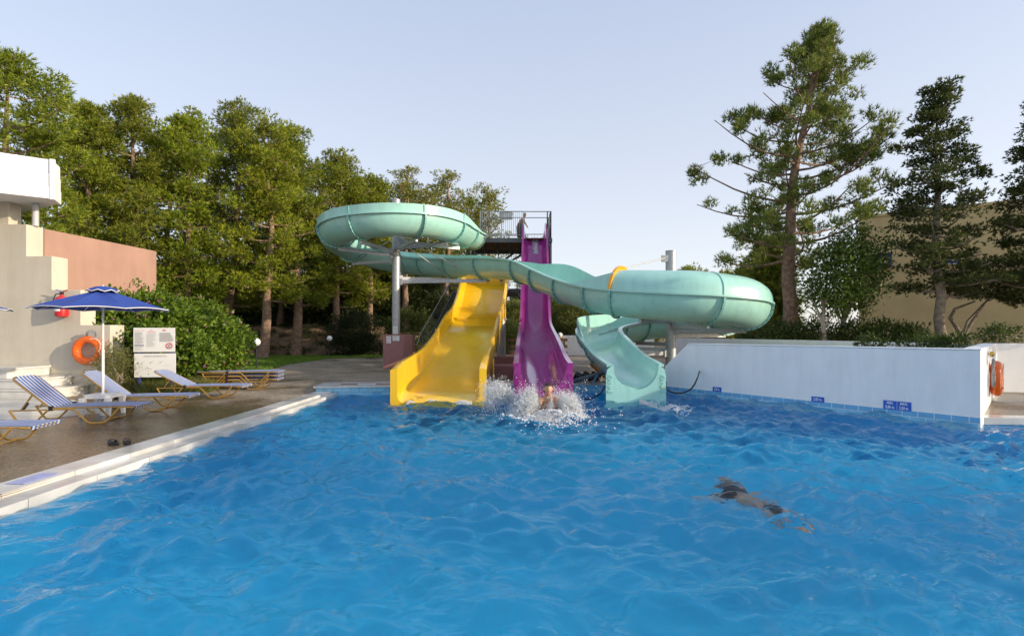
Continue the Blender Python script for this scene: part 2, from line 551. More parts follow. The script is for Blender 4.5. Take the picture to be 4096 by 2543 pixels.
# coping on the left: outer kerb slabs and a lower wet ledge, each slab its own piece
cop = MB()
def xo(y): return -5.80 + 0.028 * y
def xl(y): return -5.06 + 0.016 * y
cop.prism([(xo(-6) + 0.02, -6), (xl(-6) - 0.05, -6), (xl(14.2) - 0.05, 14.2), (xo(14.2) + 0.02, 14.2)], -0.3, -0.101)
coping = struct(cop.build('pool_coping', M_GROUT))
y = -1.6
i = 0
while y < 14.1:
    L = 0.86
    y1 = min(y + L, 14.2)
    s = MB().prism([(xo(y), y), (xo(y) + 0.40, y), (xo(y1) + 0.40, y1 - 0.008), (xo(y1), y1 - 0.008)], -0.10, 0.124 + random.uniform(-.003, .003))
    s.build('kerb_slab', (M_MARBLE, M_MARBLE2)[i % 3 == 1], coping, bevel=0.008)
    s = MB().prism([(xo(y) + 0.405, y), (xl(y), y), (xl(y1), y1 - 0.008), (xo(y1) + 0.405, y1 - 0.008)], -0.10, 0.074 + random.uniform(-.003, .003))
    s.build('ledge_slab', (M_MARBLE2, M_MARBLE)[i % 4 == 1], coping, bevel=0.006)
    y = y1; i += 1

# the raised marble kerb across the far end of the pool, tiled front
CA, CB = Vector((-5.46, 14.23, 0)), Vector((4.5, 15.1, 0))
cd = (CB - CA).normalized(); cn = Vector((-cd.y, cd.x, 0))
kerb = thing('slide_kerb', (CA.x, CA.y, 0), 'raised marble kerb with brown inset strip and blue tiled front at far pool end', 'kerb')
LK = (CB - CA).length
def kb(u0, u1, v0, v1, z0, z1, name, m, bevel=0.0, par=None):
    q = [CA + cd * u0 + cn * v0, CA + cd * u1 + cn * v0, CA + cd * u1 + cn * v1, CA + cd * u0 + cn * v1]
    return MB().prism([(p.x, p.y) for p in q], z0, z1).build(name, m, par or kerb, bevel=bevel)
kb(0, LK, 0.03, 1.15, -0.3, 0.205, 'core', M_GROUT)
u = -0.05
while u < LK - 0.1:
    kb(u, min(u + 0.79, LK), -0.03, 0.42, 0.206, 0.25, 'kerb_slab', M_MARBLE, 0.006)
    kb(u, min(u + 0.79, LK), 0.75, 1.18, 0.206, 0.25, 'kerb_slab', M_MARBLE, 0.006)
    u += 0.80
kb(0.55, LK, 0.425, 0.745, 0.206, 0.247, 'inset_strip', M_TERRAZZO)
kb(-0.05, 0.545, 0.425, 0.745, 0.206, 0.25, 'end_slab', M_MARBLE)
kb(1.05, 1.55, 0.45, 0.62, 0.2475, 0.2515, 'depth_plate', M_PAPER)
kb(1.12, 1.48, 0.485, 0.585, 0.2519, 0.2529, 'plate_text', mat('faded_blue_print', (0.35, 0.38, 0.62), 0.6))
for row, (z0, z1) in enumerate(((0.092, 0.198), (-0.03, 0.084), (-0.16, -0.04))):
    u = 0.0 if row % 2 == 0 else -0.12
    while u < LK - 0.05:
        a, b = max(u, 0.0) + 0.007, min(u + 0.24, LK) - 0.007
        if b - a > 0.03:
            kb(a, b, -0.004, 0.03, z0, z1, 'tile', M_TILE2 if random.random() < 0.85 else M_TILE)
        u += 0.24

# white wall along the right of the pool, with two rows of waterline tiles
WA, WB = Vector((4.5, 15.1, 0)), Vector((8.76, 9.58, 0))
wd = (WB - WA).normalized(); wn = Vector((-wd.y, wd.x, 0))   # wn points away from the pool
LW = (WB - WA).length
ZW = 1.43
def wp(u, v): return WA + wd * u + wn * v
wall = thing('pool_wall', (WB.x, WB.y, 0), 'long white rendered wall along the right side of the pool', 'wall')
prof = [(0.0, -0.2), (0.0, 0.75), (0.75, ZW - 0.02), (LW, ZW), (LW, -0.2)]
m2 = MB()
f1 = [wp(u, 0.0) + Vector((0, 0, z)) for u, z in prof]
f2 = [wp(u, 0.26) + Vector((0, 0, z)) for u, z in prof]
m2.loft([f1, f2])
m2.build('wall_body', M_WHITE, wall, bevel=0.015)
m2 = MB()
m2.loft([[wp(0.76, -0.012) + Vector((0, 0, ZW - 0.018)), wp(LW + 0.012, -0.012) + Vector((0, 0, ZW + .002)), wp(LW + 0.012, 0.27) + Vector((0, 0, ZW + .002)), wp(0.76, 0.27) + Vector((0, 0, ZW - 0.018))],
         [wp(0.76, -0.012) + Vector((0, 0, ZW + 0.008)), wp(LW + 0.012, -0.012) + Vector((0, 0, ZW + .028)), wp(LW + 0.012, 0.27) + Vector((0, 0, ZW + .028)), wp(0.76, 0.27) + Vector((0, 0, ZW + 0.008))]])
m2.build('wall_cap', M_WHITE, wall, bevel=0.01)
def wtile(u0, u1, z0, z1, m):
    q = [wp(u0, -0.014), wp(u1, -0.014), wp(u1, 0.0), wp(u0, 0.0)]
    return MB().prism([(p.x, p.y) for p in q], z0, z1).build('tile', m, wall, bevel=0.003)
mg = MB(); q = [wp(0, -0.008), wp(LW, -0.008), wp(LW, 0.0), wp(0, 0.0)]
mg.prism([(p.x, p.y) for p in q], -0.3, 0.172).build('grout_bed', M_GROUT, wall)
for row, (z0, z1) in enumerate(((0.066, 0.168), (-0.048, 0.054), (-0.162, -0.060))):
    u = -0.13 * (row % 2)
    while u < LW:
        a, b = max(u, 0) + 0.008, min(u + 0.262, LW) - 0.008
        if b - a > 0.03:
            wtile(a, b, z0, z1, M_TILE if row == 0 else M_TILE2)
        u += 0.262

# wall end that turns away, the wall behind it, and the far walls
SE = Vector((13.3, 14.06, 0))
sd = (SE - WB).normalized(); sn = Vector((-sd.y, sd.x, 0))
ew = thing('return_wall', (WB.x, WB.y, 0), 'white return wall carrying a lifebuoy at the right pool corner', 'wall')
b0 = WB + sd * 0.26
MB().loft([[b0 + sn * 0.0 + Vector((0, 0, -.2)), SE + Vector((0, 0, -.2)), SE + sn * 0.3 + Vector((0, 0, -.2)), b0 + sn * 0.3 + Vector((0, 0, -.2))],
           [b0 + Vector((0, 0, ZW + .02)), SE + Vector((0, 0, ZW + .02)), SE + sn * 0.3 + Vector((0, 0, ZW + .02)), b0 + sn * 0.3 + Vector((0, 0, ZW + .02))]]).build('wall_body', M_WHITE, ew, bevel=0.012)
bw = thing('rear_wall', (13.4, 14.1, 0), 'low white wall behind the lifebuoy corner at the right edge', 'wall')
def wallseg(pts, z0, z1, th, m, par, name='wall_body'):
    for a, b in zip(pts[:-1], pts[1:]):
        a, b = Vector((*a, 0)), Vector((*b, 0))
        d = (b - a).normalized(); n = Vector((-d.y, d.x, 0)) * th
        MB().prism([(a.x, a.y), (b.x, b.y), (b.x + n.x, b.y + n.y), (a.x + n.x, a.y + n.y)], z0, z1).build(name, m, par, bevel=0.01)
wallseg([(13.25, 14.08), (26, 12.4)], -.1, ZW + .015, 0.25, M_WHITE, bw)
bw2 = thing('garden_wall', (12, 21, 0), 'long low white garden wall in front of the hedge on the right', 'wall')
wallseg([(8.6, 27.5), (11.8, 21.0), (13.6, 14.5)], -.1, ZW - 0.02, -0.22, M_WHITE, bw2)
bw3 = thing('block_wall', (4, 35, 0), 'far white block wall behind the purple slide and coiled slide', 'wall')
z = 0.1
for k in range(6):
    MB().box((6.6, 35.2, z + 0.115), (6.3, 0.2 + 0.004 * (k % 2), 0.222)).build('block_course', M_WHITE, bw3, bevel=0.008)
    z += 0.229
# paving strip at the foot of the return wall, with a stone edge
e = thing('pool_edge', (9.1, 9.9, 0), 'pale stone pool edge below the return wall at far right', 'pool edge')
for k in range(6):
    x0 = 9.02 + k * 1.05; y0 = 9.86 - k * 0.0646
    MB().prism([(x0, y0 - 0.04), (x0 + 1.04, y0 - 0.105), (x0 + 1.04, y0 + 0.23), (x0, y0 + 0.30)], 0.0, 0.135).build('edge_slab', M_MARBLE2, e, bevel=0.008)
# ------------------------------------------------------------------ slides
M_TEAL = mat('teal_gelcoat', (0.36, 0.66, 0.585), 0.30, var=0.05, scale=0.8, coat=0.25, bump=0.05, bscale=14, streak=0.12, sscale=4)
M_TEALIN = mat('teal_gelcoat_inner', (0.22, 0.60, 0.53), 0.16, var=0.035, scale=0.8, coat=0.5)
M_YEL = mat('yellow_gelcoat', (0.84, 0.50, 0.012), 0.20, var=0.05, scale=0.7, coat=0.4, bump=0.06, bscale=5, streak=0.10, sscale=5)
M_PUR = mat('purple_gelcoat', (0.30, 0.028, 0.215), 0.2, var=0.10, scale=0.7, coat=0.45, bump=0.06, bscale=6, streak=0.15, sscale=5)
M_ORANGE = mat('orange_edge', (0.85, 0.38, 0.01), 0.3, coat=0.3)

def frames(path):
    """tangent, side (to the right of travel), up for each station"""
    T = np.gradient(path, axis=0)
    T /= np.linalg.norm(T, axis=1)[:, None]
    S = np.cross(T, [0, 0, 1.0]); S /= np.linalg.norm(S, axis=1)[:, None]
    U = np.cross(S, T)
    return T, S, U
def sweep(mb, path, profs, T=None, S=None, U=None, caps=True):
    """profs[i]: closed list of (s, u) for station i"""
    if T is None:
        T, S, U = frames(path)
    rings = []
    for p, s_, u_, pr in zip(path, S, U, profs):
        rings.append([Vector(p + s_ * a + u_ * b) for a, b in pr])
    mb.loft(rings, caps=caps)
    return mb

def half_shell(r, hl, hr, th=0.035, lip=0.15, n=18, fl=0.10):
    """U-shaped trough cross-section, walls hl/hr above the flange level (0)"""
    pr = [(-r - fl * hl, hl)]
    for k in range(n + 1):
        a = math.pi * k / n
        pr.append((-r * math.cos(a), -r * math.sin(a)))
    pr.append((r + fl * hr, hr))
    pr += [(r + fl * hr + th, hr), (r + th + fl * 0.04, 0.045), (r + lip, 0.040), (r + lip, -0.022), (r + th, -0.018)]
    for k in range(n + 1):
        a = math.pi * (1 - k / n)
        pr.append((-(r + th) * math.cos(a), -(r + th) * math.sin(a) - 0.02 * math.sin(a)))
    pr += [(-r - lip, -0.022), (-r - lip, 0.040), (-r - th - fl * 0.04, 0.045), (-r - fl * hl - th, hl)]
    return pr

# --- the coiled teal slide: centre line (x, y, flange height, left wall, right wall); travel starts on the tower
RT = 0.80
TP = [(-2.15, 28.2, 6.98, .10, .10), (-2.35, 26.6, 6.84, .12, .20), (-2.6, 24.6, 6.68, .28, .05), (-2.85, 22.6, 6.52, .36, .03), (-3.6, 21.0, 6.40, .37, .03),
      (-5.15, 20.35, 6.30, .37, .03), (-6.85, 21.0, 6.20, .37, .03), (-7.78, 22.9, 6.04, .37, .03), (-7.1, 24.9, 5.72, .40, .03),
      (-5.4, 25.55, 5.42, .40, .03), (-3.6, 24.75, 5.18, .36, .03), (-1.75, 23.3, 4.98, .30, .03), (-0.6, 22.4, 4.86, .02, .03), (0.55, 21.35, 4.62, .03, .03), (1.5, 20.35, 4.10, .40, .03),
      (2.45, 19.25, 3.58, .34, .03), (3.55, 18.15, 3.20, .10, .03), (4.9, 17.45, 3.02, .0, .0), (6.3, 17.22, 2.92, .0, .0), (7.95, 17.9, 2.80, .0, .0), (8.9, 19.7, 2.66, .0, .0),
      (8.7, 21.6, 2.50, .0, .0), (7.4, 22.95, 2.36, .03, .03), (5.9, 22.9, 2.22, .03, .36), (4.55, 21.9, 2.08, .03, .42), (3.55, 20.3, 1.92, .03, .44), (3.12, 18.4, 1.74, .03, .40), (3.02, 16.6, 1.48, .03, .02), (3.02, 14.6, 1.12, .02, .02), (3.04, 12.62, 0.93, .02, .02)]
NT = 300
tp, tlen = spline(TP, NT)
path = tp[:, :3].copy()
RA = np.interp(np.arange(300), [0, 110, 150, 225, 255, 299], [0.72, 0.72, 0.80, 0.80, 0.74, 0.555])   # trough radius along the run
WLh, WRh = np.clip(tp[:, 3], 0.02, 1), np.clip(tp[:, 4], 0.02, 1)
# travel turns left round the first coil: outer side is the right-hand side there; columns give (outer wall, inner wall)
T_, S_, U_ = frames(path)
coil = thing('coiled_slide', (6.0, 17.0, 0), 'pale teal coiled water slide with a covered tube, ending at the white wall', 'water slide')
def near(px, py, pz=None, lo=0, hi=NT):
    d = np.hypot(path[lo:hi, 0] - px, path[lo:hi, 1] - py)
    return int(np.argmin(d)) + lo
# which side of the trough faces outwards of the bend (sign of curvature)
prof_list = []
for i in range(NT):
    # first coil: travelling clockwise seen from above (right, front, left, back) -> outer side is left of travel
    hl, hr = WLh[i], WRh[i]
    prof_list.append((hl, hr))
iA = near(3.75, 18.0)                  # start of the covered part
iB = near(8.1, 22.4)                   # end of the covered part
joints = [0]
acc = 0.0
seg = np.concatenate([[0], np.cumsum(np.linalg.norm(np.diff(path, axis=0), axis=1))])
marks = [near(*q) for q in ((-2.45, 25.6), (-2.85, 22.6), (-3.9, 20.75), (-6.0, 20.5), (-7.45, 21.9), (-7.5, 24.2), (-5.9, 25.6), (-4.2, 25.1), (-2.75, 24.15), (-1.2, 22.9), (0.55, 21.35), (1.35, 20.5), (2.25, 19.5), (3.1, 18.55))]
marks += [iA, near(6.6, 17.22), near(8.5, 18.75), near(8.8, 21.3), iB, near(5.6, 22.75), near(4.0, 21.1), near(3.12, 18.4), near(3.02, 16.2)]
joints += sorted(set(marks)) + [NT - 1]
seam = {}
for a, b in zip(joints[:-1], joints[1:]):
    if b - a < 2:
        continue
    pr = []
    for i in range(a, b + 1):
        hl, hr = prof_list[i]
        covered = iA <= i <= iB
        pr.append(half_shell(RA[i], 0.02 if covered else hl, 0.02 if covered else hr))
    mb = sweep(MB(), path[a:b + 1], pr, T_[a:b + 1], S_[a:b + 1], U_[a:b + 1])
    mb.build('trough_section', M_TEAL, coil, smooth=True, angle=40)
# bolted joint rings round the outside of the trough
def joint_ring(i, par, r0, m, full=False):
    p, t, s_, u_ = path[i], T_[i], S_[i], U_[i]
    hl, hr = prof_list[i]
    inner, outer = [], []
    n = 20
    for k in range(n + 1):
        a = math.pi * k / n
        inner.append((-(r0 + 0.02) * math.cos(a), -(r0 + 0.035) * math.sin(a)))
        outer.append((-(r0 + 0.105) * math.cos(a), -(r0 + 0.115) * math.sin(a)))
    pr = inner + outer[::-1]
    mb = MB()
    rings = []
    for dt in (-0.032, 0.032):
        rings.append([Vector(p + t * dt + s_ * a + u_ * b) for a, b in pr])
    mb.loft(rings)
    o = mb.build('joint_ring', m, par, smooth=True, angle=30)
    bo = MB()
    for k in range(1, 14):
        a = math.pi * k / 14
        for sg in (-1, 1):
            c = p + t * (0.036 * sg) + s_ * (-(r0 + 0.075) * math.cos(a)) + u_ * (-(r0 + 0.085) * math.sin(a))
            bo.lathe([(0.0, -0.012), (0.019, -0.012), (0.019, 0.012), (0.0, 0.012)], c, 6, axis=Vector(t))
    bo.build('bolts', M_BOLT, o)['kind'] = 'stuff'
    return o
M_TEALJ = mat('teal_gelcoat_seam', (0.24, 0.50, 0.45), 0.4, var=0.06, scale=3)
for i in joints[1:-1]:
    joint_ring(i, coil, RA[i] + 0.035, M_TEALJ)
# upper-wall seams: thin raised ribs on the splash wall
for i in joints[2:14] + joints[-5:-2]:
    hl, hr = prof_list[i]
    if hl > 0.2 or hr > 0.2:
        sg, h = (-1, hl) if hl > hr else (1, hr)
        p, t, s_, u_ = path[i], T_[i], S_[i], U_[i]
        q0 = p + s_ * sg * (RA[i] + 0.055) + u_ * 0.05
        q1 = p + s_ * sg * (RA[i] + 0.055 + 0.1 * h) + u_ * (h - 0.01)
        mb = MB(); rr = []
        for q in (q0, q1):
            rr.append([Vector(q + t * a + s_ * sg * b) for a, b in ((-.035, -.02), (.035, -.02), (.035, .012), (-.035, .012))])
        mb.loft(rr).build('wall_rib', M_TEALJ, coil)
# covered part: upper half shell in three pieces
def cover(a, b):
    pr = []
    n = 18
    for i in range(a, b + 1):
        g = min(1.0, 0.90 + 0.10 * min(i - iA, 12) / 12)
        o_ = [(-(RT + 0.07) * math.cos(math.pi * k / n), 0.045 + 1.02 * g * RT * math.sin(math.pi * k / n) ** 0.82) for k in range(n + 1)]
        n_ = [(-(RT + 0.03) * math.cos(math.pi * k / n), 0.045 + (1.02 * g * RT - 0.035) * math.sin(math.pi * k / n) ** 0.82) for k in range(n + 1)]
        pr.append(o_ + n_[::-1])
    return sweep(MB(), path[a:b + 1], pr, T_[a:b + 1], S_[a:b + 1], U_[a:b + 1]).build('tube_cover', M_TEAL, coil, smooth=True, angle=40)
cj = [iA, near(6.6, 17.22), near(8.5, 18.75), near(8.8, 21.3), iB]
for a, b in zip(cj[:-1], cj[1:]):
    cover(a, b - 0)
for i in cj[1:-1]:
    p, t, s_, u_ = path[i], T_[i], S_[i], U_[i]
    n = 18
    o_ = [(-(RT + 0.10) * math.cos(math.pi * k / n), 0.05 + (1.02 * RT + 0.02) * math.sin(math.pi * k / n) ** 0.82) for k in range(n + 1)]
    n_ = [(-(RT + 0.05) * math.cos(math.pi * k / n), 0.05 + (1.02 * RT - 0.02) * math.sin(math.pi * k / n) ** 0.82) for k in range(n + 1)]
    pr = o_ + n_[::-1]
    MB().loft([[Vector(p + t * dt + s_ * a + u_ * b) for a, b in pr] for dt in (-.02, .02)]).build('cover_seam', M_TEAL, coil, smooth=True, angle=30)
# orange hoop at the tube mouth and its gusset plates
p, t, s_, u_ = path[iA], T_[iA], S_[iA], U_[iA]
n = 22
o_ = [(-(RT + 0.16) * math.cos(math.pi * k / n), 0.03 + (0.92 * RT + 0.14) * math.sin(math.pi * k / n) ** 0.82) for k in range(n + 1)]
n_ = [(-(RT + 0.02) * math.cos(math.pi * k / n), 0.03 + (0.92 * RT - 0.06) * math.sin(math.pi * k / n) ** 0.82) for k in range(n + 1)]
pr = o_ + n_[::-1]
MB().loft([[Vector(p + t * dt + s_ * a + u_ * b) for a, b in pr] for dt in (-.07, .02)]).build('mouth_hoop', M_ORANGE, coil, smooth=True, angle=30)
for sg in (-1, 1):
    i0 = iA - 8
    q0, q1 = path[i0], path[iA]
    a0 = q0 + S_[i0] * sg * (RT + 0.03) + U_[i0] * 0.04
    a1 = q1 + S_[iA] * sg * (RT + 0.03) + U_[iA] * 0.04
    top = q1 + S_[iA] * sg * (RT - 0.02) + U_[iA] * 0.62
    dn = S_[iA] * sg * 0.035
    MB().loft([[Vector(a0), Vector(a1), Vector(top)], [Vector(a0 + dn), Vector(a1 + dn), Vector(top + dn)]]).build('mouth_gusset', M_TEAL, coil)

def exit_panel(cx, y0, hw, ztop, r, zc, par, m, txt='KANAB', dirx=0.0, cham=0.13):
    """flat end plate round the trough mouth, chamfered shoulders, raised vertical lettering"""
    n = 24
    inner = [(-r, ztop + 0.0)] + [(-r * math.cos(math.pi * k / n), zc - r * math.sin(math.pi * k / n)) for k in range(n + 1)] + [(r, ztop)]
    outer = []
    for (a, b) in inner:
        outer.append(None)
    # outline walked with matching count
    out_pts = [(-r - 0.02, ztop), (-hw + 0.0, ztop - cham), (-hw, 0.2), (-hw, -0.45)]
    m_ = len(inner)
    L = []
    for k in range(m_):
        f = k / (m_ - 1)
        if f < 0.5:
            g = f / 0.5
            seq = [(-r - 0.02, ztop + 0.001), (-hw, ztop - cham), (-hw, -0.45), (0, -0.45)]
        else:
            g = 1 - (f - 0.5) / 0.5
            seq = [(r + 0.02, ztop + 0.001), (hw, ztop - cham), (hw, -0.45), (0, -0.45)]
        ln = [0]
        for a, b in zip(seq[:-1], seq[1:]):
            ln.append(ln[-1] + math.hypot(b[0] - a[0], b[1] - a[1]))
        # keep the corners: two thirds of the samples along sides
        s_at = g * ln[-1]
        for j in range(3):
            if s_at <= ln[j + 1] + 1e-9:
                h = (s_at - ln[j]) / max(ln[j + 1] - ln[j], 1e-9)
                L.append((lerp(seq[j][0], seq[j + 1][0], h), lerp(seq[j][1], seq[j + 1][1], h)))
                break
    mb = MB()
    for yy in (y0, y0 + 0.06):
        pass
    front_i = [Vector((cx + a, y0, b)) for a, b in inner]
    front_o = [Vector((cx + a, y0, b)) for a, b in L]
    back_i = [p + Vector((0, 0.07, 0)) for p in front_i]
    back_o = [p + Vector((0, 0.07, 0)) for p in front_o]
    rings = [[front_i[k], front_o[k], back_o[k], back_i[k]] for k in range(m_)]
    mb.loft(rings)
    o = mb.build('exit_panel', m, par, smooth=True, angle=25)
    # shoulder bevel returns along the sides
    for sg in (-1, 1):
        M = facing((cx + sg * (hw + r) / 2, y0 - 0.004, ztop - 0.47)) @ Matrix.Rotation(R(-90), 4, 'Z')
        me = text_mesh(txt, 0.155, M, depth=0.008, bold=0.001, sx=0.92)
        me.name = 'lettering'
        finish('lettering', me, m, par)
    return o
exit_panel(3.045, 12.58, 0.735, 0.955, 0.548, 0.90, coil, M_TEAL)
# diagonal prop and feet under the runout
pr_ = MB()
pr_.tube([(2.75, 14.6, 0.65), (1.35, 14.75, 0.22)], 0.06, 8)
pr_.build('prop', M_DARK, coil, smooth=True)
MB().tube([(2.42, 14.6, 0.55), (2.30, 14.7, 0.25)], 0.035, 8).build('prop', M_STEEL, coil, smooth=True)

# --- the yellow wide slide: straight, stepped descent
def rz_frame(pts, n):
    q, L = spline(pts, n)
    return q
def wide_prof(hw, h, th, fil=0.16, skirt=-0.06):
    pr = [(-hw, h)]
    for k in range(7):
        a = math.pi / 2 * k / 6
        pr.append((-hw + fil - fil * math.cos(a), fil - fil * math.sin(a)))
    for k in range(7):
        a = math.pi / 2 * (1 - k / 6)
        pr.append((hw - fil + fil * math.cos(a), fil - fil * math.sin(a)))
    pr += [(hw, h), (hw + th * 0.7, h), (hw + th, h - 0.03), (hw + th, skirt), (hw * 0.4, skirt), (-hw * 0.4, skirt), (-hw - th, skirt), (-hw - th, h - 0.03), (-hw - th * 0.7, h)]
    return pr
yellow = thing('wide_slide', (-1.83, 12.9, 0), 'wide glossy yellow water slide descending into the pool', 'water slide')
YP = [(-1.30, 28.2, 4.34), (-1.34, 27.4, 4.32), (-1.40, 26.5, 4.02), (-1.48, 24.9, 3.02), (-1.54, 23.7, 2.46), (-1.58, 22.7, 2.20), (-1.62, 21.6, 2.00), (-1.66, 20.6, 1.74), (-1.71, 19.0, 1.24),
      (-1.76, 17.2, 0.78), (-1.80, 15.6, 0.44), (-1.825, 14.2, 0.25), (-1.835, 13.45, 0.15), (-1.84, 12.86, 0.00)]
yp, _ = spline(YP, 110)
yT, yS, yU = frames(yp)
yS[:] = np.array([-1.0, -0.07, 0]); yS /= np.linalg.norm(yS, axis=1)[:, None]
yU = np.tile(np.array([0, 0, 1.0]), (len(yp), 1))
cuts = [0, 32, 62, 88, 109]
for a, b in zip(cuts[:-1], cuts[1:]):
    pr = []
    for i in range(a, b + 1):
        f = i / 109
        h = 0.60 + 0.22 * max(0, (f - 0.75) / 0.25) + 0.05 * math.sin(f * 9)
        th = 0.11 + 0.07 * max(0, (f - 0.8) / 0.2)
        sk = -0.08 - 0.35 * max(0, (f - 0.85) / 0.15)
        pr.append(wide_prof(1.02 + 0.10 * max(0, 1 - f / 0.6), h, th, skirt=sk))
    sweep(MB(), yp[a:b + 1], pr, yT[a:b + 1], yS[a:b + 1], yU[a:b + 1]).build('slide_section', M_YEL, yellow, smooth=True, angle=50)
for i in cuts[1:-1]:
    p = yp[i]
    for sg in (-1, 1):
        mb = MB().box((p[0] + sg * 1.22, p[1], p[2] + 0.12), (0.05, 0.22, 0.62))
        o = mb.build('joint_flange', M_YEL, yellow, bevel=0.01)
        bo = MB()
        for k in range(4):
            bo.lathe([(0, -.02), (.02, -.02), (.02, .02), (0, .02)], (p[0] + sg * 1.25, p[1] - 0.07 + 0.0 * k, p[2] - 0.1 + 0.14 * k), 6, axis=(1, 0, 0))
        bo.build('bolts', M_BOLT, o)['kind'] = 'stuff'
# start lip with three dark rollers
lip = MB().box((-1.30, 28.0, 4.52), (2.2, 0.12, 0.30)).build('start_lip', M_YEL, yellow, bevel=0.02)
for k in (-0.72, 0.0, 0.72):
    MB().lathe([(0, -.04), (.10, -.04), (.10, .04), (0, .04)], (-1.30 + k, 27.94, 4.56), 14, axis=(0, -1, 0)).build('water_jet', M_DARK, lip)

# --- the purple speed slide
purple = thing('speed_slide', (0.8, 12.8, 0), 'steep narrow purple water slide between yellow and teal slides', 'water slide')
PP = [(1.30, 29.9, 7.02), (1.29, 29.2, 7.0), (1.27, 28.5, 6.72), (1.22, 27.2, 5.35), (1.17, 25.9, 3.75), (1.13, 24.9, 2.62), (1.09, 23.9, 1.86), (1.04, 22.6, 1.42), (0.98, 20.6, 1.16),
      (0.92, 18.4, 0.92), (0.86, 16.2, 0.66), (0.81, 14.3, 0.40), (0.78, 12.85, 0.28)]
pp, _ = spline(PP, 120)
pT, pS, pU = frames(pp)
def purple_prof(r, h, th=0.09, n=14):
    pr = [(-r - 0.04, h)]
    for k in range(n + 1):
        a = math.pi * k / n
        x = -r * math.cos(a)
        u_ = r * 0.75 * (1 - abs(math.sin(a)) ** 0.8)
        pr.append((x, u_))
    pr += [(r + 0.04, h), (r + 0.04 + th, h - 0.01), (r + 0.04 + th, h - 0.16), (r + 0.06, h - 0.20), (r * 0.72, -0.06), (-r * 0.72, -0.06), (-r - 0.06, h - 0.20), (-r - 0.04 - th, h - 0.16), (-r - 0.04 - th, h - 0.01)]
    return pr
cuts = [0, 30, 60, 90, 119]
for a, b in zip(cuts[:-1], cuts[1:]):
    pr = []
    for i in range(a, b + 1):
        f = i / 119
        h = 0.72 + (0.28 * max(0, 1 - f / 0.10))
        pr.append(purple_prof(0.555 + 0.02 * f, h, 0.10 + 0.03 * f))
    sweep(MB(), pp[a:b + 1], pr, pT[a:b + 1], pS[a:b + 1], pU[a:b + 1]).build('slide_section', M_PUR, purple, smooth=True, angle=50)
exit_panel(0.78, 12.80, 0.745, 0.97, 0.565, 0.84, purple, M_PUR)
# ------------------------------------------------------------------ tower
tower = thing('slide_tower', (0.4, 29.5, 0), 'dark steel slide tower with railed upper deck behind the slides', 'tower')
YF, YB, ZT = 28.3, 32.6, 6.92
XL_, XR_ = -2.55, 2.22
def tb(c, s, name, m=M_DARK, bevel=0.0, par=None):
    return MB().box(c, s).build(name, m, par or tower, bevel=bevel)
for x in (XL_ + 0.12, XR_ - 0.12):
    for y in (YF + 0.15, YB - 0.15):
        tb((x, y, ZT / 2), (0.2, 0.2, ZT - 0.3), 'post')
tb(((XL_ + 0.7) / 2 - 0.0, YF, ZT - 0.14), (0.7 - XL_ + 0.1, 0.12, 0.24), 'front_beam')
tb((2.07, YF, ZT - 0.14), (0.3, 0.12, 0.24), 'front_beam')
tb(((XL_ + XR_) / 2, YB, ZT - 0.14), (XR_ - XL_, 0.12, 0.24), 'rear_beam')
for k in range(7):
    x = XL_ + 0.1 + k * (XR_ - XL_ - 0.2) / 6
    tb((x, (YF + YB) / 2, ZT - 0.16), (0.08, YB - YF - 0.14, 0.18), 'joist')
for k in range(16):
    y = YF + 0.10 + k * (YB - YF - 0.2) / 15
    tb(((XL_ + XR_) / 2, y, ZT - 0.035), (XR_ - XL_, 0.245, 0.045), 'deck_plank', M_WOOD)
# railings of the upper deck
def railing(p0, p1, h, nb, par, posts=2, mid=True, r=0.022, br=0.011):
    p0, p1 = Vector(p0), Vector(p1)
    rail = MB().tube([p0 + Vector((0, 0, h)), p1 + Vector((0, 0, h))], r + 0.006, 8).build('top_rail', M_RAIL, par, smooth=True)
    if mid:
        MB().tube([p0 + Vector((0, 0, h - 0.34)), p1 + Vector((0, 0, h - 0.34))], r, 8).build('mid_rail', M_RAIL, par, smooth=True)
        MB().tube([p0 + Vector((0, 0, 0.12)), p1 + Vector((0, 0, 0.12))], r, 8).build('low_rail', M_RAIL, par, smooth=True)
    for k in range(posts):
        q = p0.lerp(p1, k / (posts - 1))
        MB().box(q + Vector((0, 0, h / 2)), (0.055, 0.055, h)).build('rail_post', M_RAIL, par)
    for k in range(1, nb):
        q = p0.lerp(p1, k / nb)
        MB().tube([q + Vector((0, 0, 0.12)), q + Vector((0, 0, h - (0.0)))], br, 5).build('baluster', M_RAIL, par)
railing((-1.75, YF, ZT), (0.62, YF, ZT), 1.45, 22, tower, posts=3)
railing((0.62, YF + .02, ZT), (1.95, YF + .02, ZT), 1.45, 1, tower, posts=2, mid=False)
MB().tube([(0.62, YF + .02, ZT + 1.11), (1.95, YF + .02, ZT + 1.11)], 0.024, 8).build('mid_rail', M_RAIL, tower, smooth=True)
railing((2.15, YF, ZT), (2.15, YB, ZT), 1.45, 20, tower, posts=4)
railing((-2.5, YB, ZT), (2.15, YB, ZT), 1.0, 26, tower, posts=5)
railing((1.95, YF + .02, ZT), (2.15, YF, ZT), 1.45, 2, tower, posts=2)
tb((-0.35, YF + 0.05, ZT + 1.22), (0.72, 0.02, 0.42), 'notice_board', mat('pale_panel', (0.62, 0.64, 0.64), 0.5))
tb((-1.98, 28.25, ZT + 0.26), (0.10, 0.5, 0.62), 'gate_board', mat('weathered_board', (0.15, 0.12, 0.08), 0.8))
